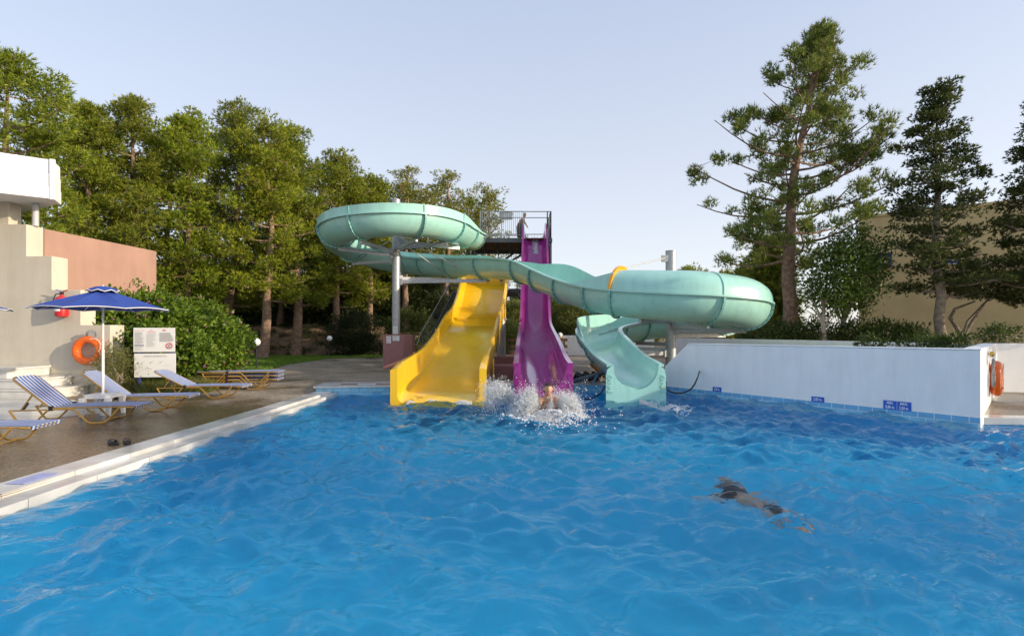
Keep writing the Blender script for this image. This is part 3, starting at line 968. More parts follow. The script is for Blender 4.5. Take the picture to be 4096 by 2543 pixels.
# side panel beside the purple slide top, drain pipe
MB().add([(2.19, YF + 0.2, ZT + 0.1), (2.19, YF + 1.3, ZT + 0.1), (2.19, YF + 1.5, ZT + 1.3), (2.19, YF + 0.6, ZT + 0.5)], [(0, 1, 2, 3)]).build('tarp', mat('canvas', (0.34, 0.30, 0.25), 0.8), tower)
MB().tube([(1.75, 28.15, 6.55), (2.0, 28.12, 6.52), (2.08, 28.1, 6.4), (2.08, 28.1, 2.0), (2.12, 28.1, 1.8), (2.22, 28.0, 1.7)], 0.075, 10).build('drain_pipe', M_DARK, tower, smooth=True)
MB().tube([(-1.6, 28.12, 6.62), (-2.1, 28.12, 6.60), (-2.25, 28.12, 6.7)], 0.06, 10).build('drain_pipe', M_DARK, tower, smooth=True)
# lower deck
ZL = 4.02
tb((0.45, YF, ZL - 0.02), (1.3, 0.12, 0.22), 'front_beam')
tb((-0.1, 30.4, ZL - 0.04), (4.5, 4.2, 0.10), 'lower_deck', M_DARK)
for k in range(5):
    tb((-2.2 + k * 1.05, 30.4, ZL - 0.16), (0.08, 4.1, 0.14), 'joist')
railing((0.32, YF, ZL + .1), (1.1, YF, ZL + .1), 1.05, 8, tower, posts=2)
railing((-2.4, 32.5, ZL + .1), (2.1, 32.5, ZL + .1), 1.1, 30, tower, posts=4)
railing((-2.3, 31.5, ZL + 1.9), (0.6, 31.5, ZL + 1.9), 0.95, 18, tower, posts=3)
# braces
MB().tube([(0.28, 28.2, 3.85), (1.6, 28.2, 1.9), (2.05, 28.2, 1.2)], 0.09, 10).build('brace', M_DARK, tower, smooth=True)
MB().tube([(-2.4, 28.4, 6.6), (-1.7, 28.4, 5.6)], 0.05, 8).build('brace', M_DARK, tower, smooth=True)
MB().bar((-1.0, 31.0, 5.5), (1.0, 31.0, 6.6), 0.06, 0.12).build('stair_stringer', M_DARK, tower)
MB().bar((-1.9, 31.0, 5.0), (0.4, 31.0, 6.7), 0.06, 0.12).build('stair_stringer', M_DARK, tower)
# stair up to the lower deck, on the left of the yellow slide
st0, st1 = Vector((-3.95, 24.6, 0.6)), Vector((-2.75, 28.9, 4.0))
nst = 17
for k in range(nst):
    q = st0.lerp(st1, (k + 0.5) / nst)
    tb((q.x, q.y, q.z), (0.85, 0.24, 0.045), 'tread', M_BLACK if False else M_DARK)
for sx in (-0.46, 0.46):
    MB().bar(st0 + Vector((sx, 0, 0)), st1 + Vector((sx, 0, 0)), 0.04, 0.22).build('stair_stringer', M_DARK, tower)
    a, b = st0 + Vector((sx, 0, 1.0)), st1 + Vector((sx, 0, 1.0))
    MB().tube([a + Vector((-.05, -.6, -0.5)), a, b], 0.025, 8).build('handrail', M_RAIL, tower, smooth=True)
    for k in range(20):
        q = st0.lerp(st1, k / 19) + Vector((sx, 0, 0))
        MB().tube([q, q + Vector((0, 0, 1.0))], 0.011, 5).build('baluster', M_DARK, tower)
tb((-2.75, 29.6, ZL + 0.7), (0.06, 1.2, 1.3), 'side_panel', mat('blue_grey_sheet', (0.10, 0.13, 0.18), 0.5))

# big round post under the yellow slide, footing blocks and wood rail behind
yc = thing('yellow_slide_post', (-0.62, 23.5, 0), 'thick grey steel post under the right edge of the yellow slide', 'post')
MB().tube([(-0.50, 23.6, 0.1), (-0.50, 23.6, 2.3)], 0.20, 20).build('shaft', M_STEEL, yc, smooth=True)
tb((-0.50, 23.6, 2.32), (0.5, 0.3, 0.1), 'cap_plate', M_STEEL, par=yc)
b1 = MB().box((-0.15, 22.4, 0.36), (2.7, 1.3, 0.62)).build('footing_block', M_DPINK, bevel=0.02)
tag(b1, 'long plum concrete block behind the gap between yellow and purple slides', 'concrete block')
b2 = MB().box((-0.35, 18.2, 0.33), (1.5, 0.9, 0.52)).build('footing_block', M_DPINK, bevel=0.02)
tag(b2, 'nearer plum concrete block low beside the yellow slide', 'concrete block')
fence = thing('timber_fence', (0, 33.2, 0), 'brown three-rail timber fence seen between yellow and purple slides', 'fence')
M_FENCE = mat('brown_timber', (0.10, 0.055, 0.03), 0.8, var=0.25, scale=6)
for z in (0.35, 0.78, 1.2):
    tb((0.1, 33.3, z), (7.0, 0.05, 0.19), 'fence_rail', M_FENCE, par=fence)
for x in (-3.2, -1.5, 0.35, 1.9, 3.4):
    tb((x, 33.36, 0.7), (0.10, 0.08, 1.2), 'fence_post', M_FENCE, par=fence)

# ------------------------------------------------------------------ slide columns with arms
def column(name, label, x, y, r, ztop, arms, rods, zbase=0.1):
    c = thing(name, (x, y, 0), label, 'column', 'slide support columns')
    MB().tube([(x, y, zbase), (x, y, ztop)], r, 28).build('shaft', M_STEEL, c, smooth=True)
    MB().lathe([(r - 0.03, 0), (r + 0.012, 0), (r + 0.012, 0.03), (0, 0.03)], (x, y, ztop - 0.01), 28).build('cap', M_STEEL, c, smooth=True, angle=30)
    for (ax, ay, az, bz) in arms:
        a = Vector((ax, ay, az)); b = Vector((x, y, bz))
        d = (a - b); d.z = 0; d.normalize()
        o = MB().bar(b + d * r * 0.9, a, 0.09, 0.15).build('arm', M_STEEL, c)
        MB().box(b + d * (r + 0.03), (0.16, 0.16, 0.28), rz=math.atan2(d.y, d.x)).build('bracket', M_STEEL, o)
    for a, b in rods:
        MB().tube([a, b], 0.022, 6).build('tie_rod', M_STEEL, c, smooth=True)
    return c
cx, cy_ = -5.18, 22.9
def tpt(i, dz=-0.90): return Vector(path[i]) + Vector((0, 0, dz))
ia = [near(-2.85, 22.6), near(-3.9, 20.75), near(-6.0, 20.5), near(-7.5, 24.2), near(-7.3, 21.6), near(-5.4, 25.55), near(-2.75, 24.15), near(-1.2, 22.9), near(-2.55, 24.9)]
arms = []
for i in ia[:6] + ia[8:]:
    q = tpt(i)
    arms.append((q.x, q.y, q.z - 0.0, q.z - 0.02 + random.uniform(-.12, .02)))
for i in ia[6:8]:
    q = tpt(i)
    arms.append((q.x, q.y, q.z, q.z - 0.05))
rods = []
for i, zc in ((ia[1], 5.2), (ia[3], 4.3), (ia[5], 3.9)):
    q = tpt(i); rods.append(((cx, cy_, 6.0), tuple(q)))
q = tpt(ia[7]); rods.append(((cx, cy_, 6.05), tuple(q))); 
q = tpt(ia[6]); rods.append(((cx, cy_, 5.9), tuple(q)))
column('slide_column', 'tall galvanised column rising through the upper teal coil on plum pedestal', cx, cy_, 0.175, 7.62, arms, rods, 1.55)
c2x, c2y = 6.26, 20.2
ib = [near(4.4, 17.6), near(6.6, 17.22), near(8.6, 19.0), near(8.8, 21.3), near(5.6, 22.75), near(4.0, 21.1), near(3.35, 19.4)]
arms = []
for i in ib:
    q = tpt(i, -0.93)
    arms.append((q.x, q.y, q.z, q.z))
rods = []
for i in ib[4:]:
    q = tpt(i, -0.2); rods.append(((c2x, c2y, 2.4), tuple(q)))
q = Vector(path[iA]) + Vector((0, 0, 0.8)); rods.append(((c2x - 0.3, c2y - 0.2, 4.62), tuple(q)))
q = tpt(ib[2], -.9); rods.append(((c2x, c2y, 1.9), tuple(q)))
cc = column('slide_column', 'shorter galvanised column rising from inside the lower teal coil', c2x, c2y, 0.20, 4.92, arms, rods)
MB().box((c2x - 0.25, c2y - 0.12, 4.62), (0.30, 0.08, 0.26)).build('rod_lug', M_STEEL, cc)

# plum pedestal with two taped notices, and a notice on the column
ped = thing('pedestal', (-5.2, 22.6, 0), 'plum rendered pedestal block under the tall slide column', 'pedestal')
MB().prism([(-5.68, 22.55), (-4.78, 22.55), (-4.45, 22.85), (-4.45, 23.45), (-5.68, 23.45)], 0.1, 1.62).build('pedestal_body', M_DPINK, ped, bevel=0.015)
def notice(c, w_, h_, label, rows, tilt=0.0):
    o = thing('notice_sheet', c, label, 'notice')
    MB().box(c, (w_, 0.006, h_)).build('sheet', M_PAPER, o)
    ink = MB()
    for k in range(rows):
        z = c[2] + h_ * (0.36 - 0.72 * k / max(rows - 1, 1))
        if k == rows // 2: continue
        L = w_ * (0.5 + 0.28 * random.random())
        ink.box((c[0] - (w_ * 0.78 - L) / 2, c[1] - 0.005, z), (L, 0.002, 0.012))
    ink.build('print_lines', M_INKGREY, o)['kind'] = 'stuff'
    return o
notice((-5.42, 22.535, 1.40), 0.20, 0.31, 'portrait notice sheet taped to the plum pedestal', 8)
notice((-5.10, 22.535, 1.46), 0.30, 0.22, 'landscape notice sheet taped to the plum pedestal', 6)
notice((-5.17, 22.715, 1.83), 0.20, 0.32, 'notice sheet taped to the tall galvanised column', 8)
# ------------------------------------------------------------------ left building group
YW = 13.7
sw = thing('stepped_wall', (-11.5, YW, 0), 'cream rendered wall with a stepped top beside the marble steps', 'wall')
outl = [(-20.0, 0.0), (-10.74, 0.0), (-10.74, 1.95), (-11.53, 1.95), (-11.53, 2.89), (-12.30, 2.89), (-12.30, 3.79), (-12.98, 3.79), (-12.98, 4.64), (-20.0, 4.64)]
MB().loft([[Vector((x, YW, z)) for x, z in outl], [Vector((x, YW + 0.5, z)) for x, z in outl]]).build('wall_body', M_CREAM, sw, bevel=0.012)
pk = thing('pink_wall', (-12.9, 16.2, 0), 'tall salmon pink rendered wall behind the flowering bush', 'wall')
MB().prism([(-13.3, 14.21), (-12.96, 14.21), (-12.66, 18.25), (-13.1, 18.25)], 0.1, 4.62).build('wall_body', M_PINK, pk, bevel=0.01)
ca = thing('roof_canopy', (-13.5, 13.9, 4.64), 'white boarded flat canopy on a round post at upper left', 'canopy')
M_WPAINT = mat('white_paint', (0.80, 0.795, 0.78), 0.5, var=0.03, scale=2)
Q = [Vector((-15.6, 10.95, 0)), Vector((-12.1, 13.5, 0)), Vector((-12.43, 14.1, 0)), Vector((-16.5, 16.2, 0))]
MB().prism([(q.x, q.y) for q in [Q[0] + Vector((.0, .06, 0)), Q[1] + Vector((-.06, .02, 0)), Q[2] + Vector((-.06, -.02, 0)), Q[3]]], 5.27, 6.24).build('soffit_core', M_WPAINT, ca)
for a, b in ((Q[0], Q[1]), (Q[1], Q[2])):
    d = (b - a).normalized(); n = Vector((d.y, -d.x, 0))
    for k in range(3):
        z0 = 5.26 + k * 0.345
        o = 0.012 * (2 - k)
        pts = [a + n * o, b + n * o, b - n * 0.05, a - n * 0.05]
        MB().prism([(p.x, p.y) for p in pts], z0, z0 + 0.337).build('fascia_board', M_WPAINT, ca, bevel=0.006)
mb = MB().box((Q[1].x, Q[1].y, 5.77), (0.11, 0.11, 1.06), rz=0.6); mb.build('corner_trim', M_WPAINT, ca, bevel=0.006)
MB().tube([(-12.92 - 0.05, 13.95, 4.64), (-12.92 - 0.05, 13.95, 5.28)], 0.075, 18).build('post', mat('grey_pvc', (0.46, 0.45, 0.46), 0.5), ca, smooth=True)
MB().box((-13.75, 14.0, 4.95), (0.36, 0.36, 0.64)).build('pier', M_CREAM, ca, bevel=0.015)
ms = thing('marble_steps', (-12.5, 13.1, ZD), 'white marble steps climbing left in front of the cream wall', 'steps')
for k, (x1, z1, z0) in enumerate(((-11.28, 0.37, 0.115), (-11.72, 0.62, 0.375), (-12.32, 0.88, 0.625))):
    MB().box(((x1 - 18) / 2, 13.09, (z0 + z1 - 0.05) / 2), (x1 + 18 - 0.03, 1.16, z1 - 0.055 - z0)).build('riser', M_MARBLE, ms)
    MB().box(((x1 - 18) / 2 + 0.02, 13.08, z1 - 0.026), (x1 + 18, 1.20, 0.05)).build('tread', M_MARBLE, ms, bevel=0.008)
ap = struct(MB().prism([(-17, 9.9), (-8.9, 9.6), (-8.35, 10.6), (-10.6, 12.4), (-17, 12.48)], 0.11, 0.126).build('marble_apron', mat('wet_marble', (0.46, 0.45, 0.42), 0.12, scale=1.5, col2=(0.62, 0.61, 0.58), detail=8)))

# ------------------------------------------------------------------ loungers
def stripe_mat():
    m = bpy.data.materials.new('striped_mesh_fabric'); m.use_nodes = True
    t = m.node_tree; b = t.nodes['Principled BSDF']
    b.inputs['Roughness'].default_value = 0.6
    tc = t.nodes.new('ShaderNodeTexCoord'); sx = t.nodes.new('ShaderNodeSeparateXYZ')
    t.links.new(tc.outputs['Object'], sx.inputs[0])
    mu = t.nodes.new('ShaderNodeMath'); mu.operation = 'MULTIPLY_ADD'; mu.inputs[1].default_value = 1 / 0.081; mu.inputs[2].default_value = 10.25
    t.links.new(sx.outputs['Y'], mu.inputs[0])
    fr = t.nodes.new('ShaderNodeMath'); fr.operation = 'FRACT'; t.links.new(mu.outputs[0], fr.inputs[0])
    gt = t.nodes.new('ShaderNodeMath'); gt.operation = 'GREATER_THAN'; gt.inputs[1].default_value = 0.44
    t.links.new(fr.outputs[0], gt.inputs[0])
    n = t.nodes.new('ShaderNodeTexNoise'); n.inputs['Scale'].default_value = 9; t.links.new(tc.outputs['Object'], n.inputs['Vector'])
    mx = t.nodes.new('ShaderNodeMix'); mx.data_type = 'RGBA'
    mx.inputs['A'].default_value = (0.80, 0.77, 0.70, 1); mx.inputs['B'].default_value = (0.045, 0.18, 0.62, 1)
    t.links.new(gt.outputs[0], mx.inputs['Factor'])
    m2 = t.nodes.new('ShaderNodeMix'); m2.data_type = 'RGBA'; m2.blend_type = 'MULTIPLY'; m2.inputs['Factor'].default_value = 0.25
    t.links.new(mx.outputs['Result'], m2.inputs['A']); t.links.new(n.outputs['Fac'], m2.inputs['B'])
    t.links.new(m2.outputs['Result'], b.inputs['Base Color'])
    tr = t.nodes.new('ShaderNodeBsdfTranslucent'); t.links.new(m2.outputs['Result'], tr.inputs['Color'])
    ms_ = t.nodes.new('ShaderNodeMixShader'); ms_.inputs[0].default_value = 0.2
    t.links.new(b.outputs[0], ms_.inputs[1]); t.links.new(tr.outputs[0], ms_.inputs[2])
    t.links.new(ms_.outputs[0], t.nodes['Material Output'].inputs['Surface'])
    return m
M_STRIPE = stripe_mat()
M_GOLD = mat('gold_anodised', (0.58, 0.34, 0.085), 0.34, var=0.08, scale=12, metal=0.75)
M_PLASTIC = mat('black_plastic', (0.02, 0.02, 0.025), 0.4)
LOUNGERS = 'striped loungers on the pool deck'
def rounded(pts, r=0.06, n=4):
    pts = [Vector(p) for p in pts]
    out = [pts[0]]
    for a, b, c in zip(pts[:-2], pts[1:-1], pts[2:]):
        d0 = min(r, (b - a).length * 0.45); d1 = min(r, (c - b).length * 0.45)
        s, e_ = b + (a - b).normalized() * d0, b + (c - b).normalized() * d1
        for k in range(n + 1):
            f = k / n
            out.append((s * (1 - f) ** 2 + b * 2 * f * (1 - f) + e_ * f * f))
    out.append(pts[-1])
    return out
HWD = 0.30
def cloth(pts, hw, sag, name, par, th=0.006, bow=0.0):
    """strip of fabric along the (x, z) polyline pts"""
    rows = []
    q, L = spline([(p[0], 0, p[1]) for p in pts], 26)
    ny = 11
    mb = MB()
    for s in (0, 1):
        for i, p in enumerate(q):
            f = i / (len(q) - 1)
            for j in range(ny):
                y_ = -hw + 2 * hw * j / (ny - 1)
                dz = -sag * (1 - (y_ / hw) ** 2) * math.sin(math.pi * f) - s * th
                mb.v.append((p[0], y_, p[2] + dz))
    N = len(q)
    o = N * ny
    for i in range(N - 1):
        for j in range(ny - 1):
            a = i * ny + j
            mb.f.append((a, a + 1, a + ny + 1, a + ny))
            mb.f.append((o + a, o + a + ny, o + a + ny + 1, o + a + 1))
    for i in range(N - 1):
        for j, fl in ((0, 0), (ny - 1, 1)):
            a = i * ny + j
            mb.f.append((a, a + ny, o + a + ny, o + a))
    return mb.build(name, M_STRIPE, par, smooth=True, angle=60, local=True)
def make_lounger(loc, rz, back_deg, label):
    t = thing('sun_lounger', loc, label, 'sun lounger', LOUNGERS, rz)
    h = 0.30
    for sy in (-1, 1):
        y_ = sy * HWD
        pth = rounded([(-.64, y_, h - .03), (-.48, y_, 0.02), (-.26, y_, 0.02), (-.02, y_, h - .02), (.38, y_, h - .02), (.62, y_, 0.02), (.90, y_, 0.02), (1.13, y_, h - .015)], 0.07)
        MB().tube(pth, 0.017, 8).build('leg_frame', M_GOLD, t, smooth=True, local=True)
        MB().tube([(0.02, y_ * .96, h), (1.30, y_ * .96, h)], 0.014, 8).build('seat_rail', M_GOLD, t, smooth=True, local=True)
        MB().tube([(-.62, y_ * .97, h - .035), (0.0, y_ * .97, h - .03)], 0.013, 8).build('rear_rail', M_GOLD, t, smooth=True, local=True)
        MB().box((0.02, y_ * 1.0, h - 0.005), (0.07, 0.035, 0.085)).build('hinge', M_PLASTIC, t, local=True, bevel=0.006)
    foot = rounded([(1.24, -HWD, h - .012), (1.37, -HWD * .9, h - .012), (1.37, HWD * .9, h - .012), (1.24, HWD, h - .012)], 0.09)
    MB().tube(foot, 0.016, 8).build('foot_rail', M_GOLD, t, smooth=True, local=True)
    for x in (-.37, .76):
        MB().tube([(x, -HWD, 0.02), (x, HWD, 0.02)], 0.013, 8).build('cross_bar', M_GOLD, t, smooth=True, local=True)
    a = R(back_deg)
    def bk(s, dz=0): return Vector((-s * math.cos(a) + dz * math.sin(a), 0, h + s * math.sin(a) + dz * math.cos(a)))
    LB = 0.80
    fr = [bk(0.02) + Vector((0, -HWD * .97, 0)), bk(LB) + Vector((0, -HWD * .97, 0)), bk(LB + .06) + Vector((0, 0, 0)), bk(LB) + Vector((0, HWD * .97, 0)), bk(0.02) + Vector((0, HWD * .97, 0))]
    fr = [bk(0.02) + Vector((0, -HWD * .97, 0)), bk(LB + .03) + Vector((0, -HWD * .97, 0)), bk(LB + .03) + Vector((0, HWD * .97, 0)), bk(0.02) + Vector((0, HWD * .97, 0))]
    MB().tube(rounded(fr, 0.12, 6), 0.016, 8).build('back_frame', M_GOLD, t, smooth=True, local=True)
    if back_deg > 3:
        q0, q1 = bk(0.42), Vector((-.52, 0, h - .05))
        for sy in (-.22, .22):
            MB().bar(q0 + Vector((0, sy, -.02)), q1 + Vector((0, sy, 0)), 0.018, 0.022).build('back_prop', M_GOLD, t, local=True)
        mb = MB()
        for k in range(4):
            q = q0.lerp(q1, 0.55 + 0.11 * k)
            mb.box(q + Vector((0.02, -.22, -.02)), (0.03, 0.03, 0.035))
        mb.build('prop_notches', M_PLASTIC, t, local=True)['kind'] = 'stuff'
    # fabric: seat wraps over the foot rail, back narrows at the top corners
    pts = [(0.03, h + 0.012), (0.35, h + 0.020), (0.9, h + .022), (1.34, h + 0.018), (1.388, h - 0.006), (1.372, h - 0.036)]
    cloth(pts, HWD * .94, 0.02, 'seat_fabric', t)
    q = [bk(0.0, 0.012), bk(0.35, 0.01), bk(LB - .02, 0.018)]
    cloth([(p.x, p.z) for p in q], HWD * .94, 0.015, 'back_fabric', t)
    q = [bk(LB - .03, 0.018), bk(LB + .03, 0.022), bk(LB + .048, -0.01)]
    cloth([(p.x, p.z) for p in q], HWD * .66, 0.0, 'head_fabric', t)
    return t
make_lounger((-8.27, 9.42, ZD), R(8), 41, 'blue and white striped lounger with raised back nearest the marble steps')
make_lounger((-8.22, 10.85, ZD), R(9), 39, 'blue and white striped lounger behind the umbrella table')
make_lounger((-8.10, 12.92, ZD), R(4), 27, 'blue and white striped lounger in front of the rules board')
make_lounger((-8.28, 7.42, ZD), R(8), 36, 'blue and white striped lounger cut by the left edge, foot end showing')
for k in range(3):
    make_lounger((-8.10 + 0.02 * k, 14.75 - .03 * k, ZD + 0.105 * k), R(6 + k), 0, ('bottom lounger of the flat stack of three under the bush', 'middle lounger of the flat stack of three under the bush', 'top lounger of the flat stack of three under the bush')[k])

# ------------------------------------------------------------------ umbrellas and table
M_UMB = mat('blue_canvas', (0.030, 0.075, 0.36), 0.75, var=0.05, scale=5, transl=0.12)
M_TRIM = mat('white_trim', (0.78, 0.77, 0.74), 0.6)
M_WPLAS = mat('white_plastic', (0.78, 0.785, 0.79), 0.35, var=0.02, scale=6)
def make_umbrella(loc, label, rz, Rr=1.16, tilt=0.0):
    t = thing('parasol', loc, label, 'parasol', 'blue parasols', rz)
    MB().tube([(0, 0, 0.0), (0, 0, 1.3)], 0.024, 12).build('pole', M_WPLAS, t, smooth=True, local=True)
    MB().tube([(0, 0, 1.25), (0, 0, 2.58)], 0.019, 12).build('pole', M_WPLAS, t, smooth=True, local=True)
    ze, zt = 2.10, 2.50
    n = 8
    # canopy panels, each a slightly sagging sheet between two ribs
    for k in range(n):
        a0, a1 = 2 * math.pi * k / n, 2 * math.pi * (k + 1) / n
        mb = MB(); N = 7
        for s in (0, 1):
            for i in range(N + 1):
                f = i / N
                for j in range(N + 1):
                    g = j / N
                    p0 = Vector((math.cos(a0), math.sin(a0), 0)); p1 = Vector((math.cos(a1), math.sin(a1), 0))
                    p = p0.lerp(p1, g) * (Rr * f)
                    z = zt + (ze - zt) * (f ** 1.06) - 0.045 * math.sin(math.pi * g) * math.sin(math.pi * f) - 0.008 * s + 0.03 * math.sin(math.pi * g) * f ** 4
                    mb.v.append((p.x, p.y, z))
        o = (N + 1) ** 2
        for i in range(N):
            for j in range(N):
                a = i * (N + 1) + j
                mb.f.append((a, a + 1, a + N + 2, a + N + 1)); mb.f.append((o + a, o + a + N + 1, o + a + N + 2, o + a + 1))
        pn = mb.build('canopy_panel', M_UMB, t, smooth=True, local=True)
        e0 = Vector((math.cos(a0), math.sin(a0), 0)) * Rr; e1 = Vector((math.cos(a1), math.sin(a1), 0)) * Rr
        ed = []
        for j in range(9):
            g = j / 8
            p = e0.lerp(e1, g); ed.append((p.x * 1.002, p.y * 1.002, ze + 0.03 * math.sin(math.pi * g) - 0.006))
        MB().tube(ed, 0.008, 6).build('hem', M_TRIM, pn, smooth=True, local=True)
        MB().tube([(0, 0, 2.20), tuple(e0 * 0.5 + Vector((0, 0, (zt + ze) / 2 - 0.03)))], 0.008, 6).build('stretcher', M_WPLAS, t, local=True)
        MB().tube([(0, 0, zt - 0.015), tuple(e0 * 0.98 + Vector((0, 0, ze - 0.01)))], 0.009, 6).build('rib', M_WPLAS, t, local=True)
    MB().lathe([(0.03, 2.13), (0.075, 2.15), (0.075, 2.2), (0.03, 2.22)], (0, 0, 0), 16).build('hub', M_WPLAS, t, smooth=True, local=True)
    # small ruffled top vent
    rings = []
    for i, (f, z) in enumerate(((0.02, 2.565), (0.12, 2.55), (0.22, 2.505), (0.27, 2.465))):
        rings.append([(f * math.cos(2 * math.pi * j / 32), f * math.sin(2 * math.pi * j / 32), z + (0.018 * math.sin(8 * 2 * math.pi * j / 32) if i == 3 else 0)) for j in range(32)])
    v = MB().loft(rings, caps=True).build('vent', M_UMB, t, smooth=True, angle=60, local=True)
    MB().tube([Vector(p) for p in rings[3]] + [Vector(rings[3][0])], 0.008, 6).build('vent_hem', M_TRIM, v, smooth=True, local=True)
    return t
UP = Vector((-8.14, 10.2, ZD))
make_umbrella(UP, 'blue parasol with white edging standing through the white table', R(10))
u2 = Vector((-11.32, 10.05, ZD))
make_umbrella(u2, 'blue parasol whose tip enters at the left edge', R(14), 1.16)
def make_table(loc, label, rz):
    t = thing('side_table', loc, label, 'table', None, rz)
    top = []
    w2 = 0.25
    MB().prism([(-w2, -w2 + .06), (-w2 + .06, -w2), (w2 - .06, -w2), (w2, -w2 + .06), (w2, w2 - .06), (w2 - .06, w2), (-w2 + .06, w2), (-w2, w2 - .06)], 0.405, 0.425).build('table_top', M_WPLAS, t, local=True, bevel=0.008)
    MB().prism([(-w2 + .012, -w2 + .07), (-w2 + .07, -w2 + .012), (w2 - .07, -w2 + .012), (w2 - .012, -w2 + .07), (w2 - .012, w2 - .07), (w2 - .07, w2 - .012), (-w2 + .07, w2 - .012), (-w2 + .012, w2 - .07)], 0.355, 0.405).build('apron', M_WPLAS, t, local=True)
    for sx in (-1, 1):
        for sy in (-1, 1):
            rr = []
            for f, z in ((1, 0.37), (1.0, 0.2), (1.06, 0.0)):
                c = Vector((sx * 0.215 * f * 1.05, sy * 0.215 * f * 1.05, z)); w_ = 0.05 - 0.02 * (1 - z / .37)
                rr.append([c + Vector((a * w_, b * w_, 0)) for a, b in ((-1, -1), (1, -1), (1, 1), (-1, 1))])
            MB().loft(rr).build('leg', M_WPLAS, t, local=True, bevel=0.006)
    MB().tube([(0, 0, 0.0), (0, 0, 0.40)], 0.05, 14).build('centre_sleeve', M_WPLAS, t, smooth=True, local=True)
    MB().lathe([(0.05, 0.425), (0.05, 0.433), (0.03, 0.436), (0.0, 0.436)], (0, 0, 0), 14).build('collar', M_WPLAS, t, smooth=True, local=True)
make_table(UP, 'small white plastic table around the parasol pole', R(8))

# ------------------------------------------------------------------ wall-hung safety gear
M_BUOY = mat('orange_plastic', (0.74, 0.13, 0.012), 0.32, var=0.06, scale=4)
M_ROPE = mat('grey_rope', (0.42, 0.42, 0.42), 0.9, scale=60, col2=(0.08, 0.09, 0.11))
M_CORD = mat('white_cord', (0.74, 0.70, 0.66), 0.8)
def lifebuoy(c, M, label, s=1.0):
    t = thing('lifebuoy', c, label, 'lifebuoy', 'lifebuoys')
    mb = MB().torus((0, 0, 0), 0.30, 0.098, 48, 16, M=M)
    mb.build('ring', M_BUOY, t, smooth=True)
    for k in range(4):
        a = R(45 + 90 * k)
        c0 = Vector((0.30 * math.cos(a), 0.30 * math.sin(a), 0))
        rings = []
        for da in (-.10, .10):
            ax = Vector((math.cos(a + da), math.sin(a + da), 0))
            rings.append([M @ (ax * 0.30 + ax * (0.106 * math.cos(2 * math.pi * j / 16)) + Vector((0, 0, 0.106 * math.sin(2 * math.pi * j / 16)))) for j in range(16)])
        MB().loft(rings, caps=False).build('band', M_BUOY, t, smooth=True)
    pts = []
    for k in range(25):
        a = R(-70 + 140 * k / 24)
        rr = 0.335 + 0.10 * math.sin(math.pi * ((k / 12) % 1.0))
        pts.append(M @ Vector((rr * math.cos(a), rr * math.sin(a), 0.105)))
    MB().tube(pts, 0.009, 6).build('grab_line', M_CORD, t, smooth=True)
    return t
BL = P(352, 1402, 13.55)
lifebuoy(BL, Matrix.Translation(BL) @ Matrix.Rotation(R(90), 4, 'X') @ Matrix.Rotation(R(6), 4, 'Y') @ Matrix.Diagonal((0.97, 0.97, 1, 1)), 'orange lifebuoy hanging on the cream stepped wall')
def rope_coil(c, ax, label, rr=0.13, n=9, drop=0.3):
    """hank of rope: several untidy loops"""
    pts = []
    g = random.Random(4)
    for k in range(n * 14):
        a = 2 * math.pi * k / 14
        r0 = rr * (0.6 + 0.5 * math.sin(k * 0.37) ** 2)
        z = r0 * math.sin(a) * 1.15; h = r0 * math.cos(a)
        if z < 0: z *= 1 + drop
        pts.append(Vector(c) + Vector(ax) * h + Vector((0, -0.05 + 0.03 * math.sin(k * 0.9), 0)) + Vector((0, 0, z)))
    o = MB().tube(pts, 0.013, 6).build('rope_hank', M_ROPE, smooth=True)
    return tag(o, label, 'rope')
rope_coil(P(372, 1345, 13.6), (1, 0, 0), 'grey rope hank on the wall above the orange lifebuoy', 0.13, 10)
# lifebuoy on the return wall at the right
rb = WB + sd * 3.0 - sn * 0.11 + Vector((0, 0, 0.72))
ang = math.atan2(sd.y, sd.x)
lifebuoy(rb, Matrix.Translation(rb) @ Matrix.Rotation(ang, 4, 'Z') @ Matrix.Rotation(R(90), 4, 'X'), 'dull orange lifebuoy on the white return wall at far right')
rope_coil(WB + sd * 2.1 - sn * 0.06 + Vector((0, 0, 1.0)), sd, 'grey rope hank beside the lifebuoy on the white return wall', 0.16, 9, 1.0)
h_ = thing('rope_hook', WB + sd * 2.2 - sn * 0.05 + Vector((0, 0, 1.27)), 'small yellow and black wall hook above the rope at far right', 'hook')
q = WB + sd * 2.2 - sn * 0.06 + Vector((0, 0, 1.3))
MB().tube([q, q + sd * 0.16 + Vector((0, 0, 0.0))], 0.04, 8).build('sleeve', mat('yellow_plastic', (0.72, 0.44, 0.02), 0.4), h_, smooth=True)
MB().tube([q + sd * .16, q + sd * 0.30 + Vector((0, 0, -.03))], 0.045, 8).build('grip', M_PLASTIC, h_, smooth=True)
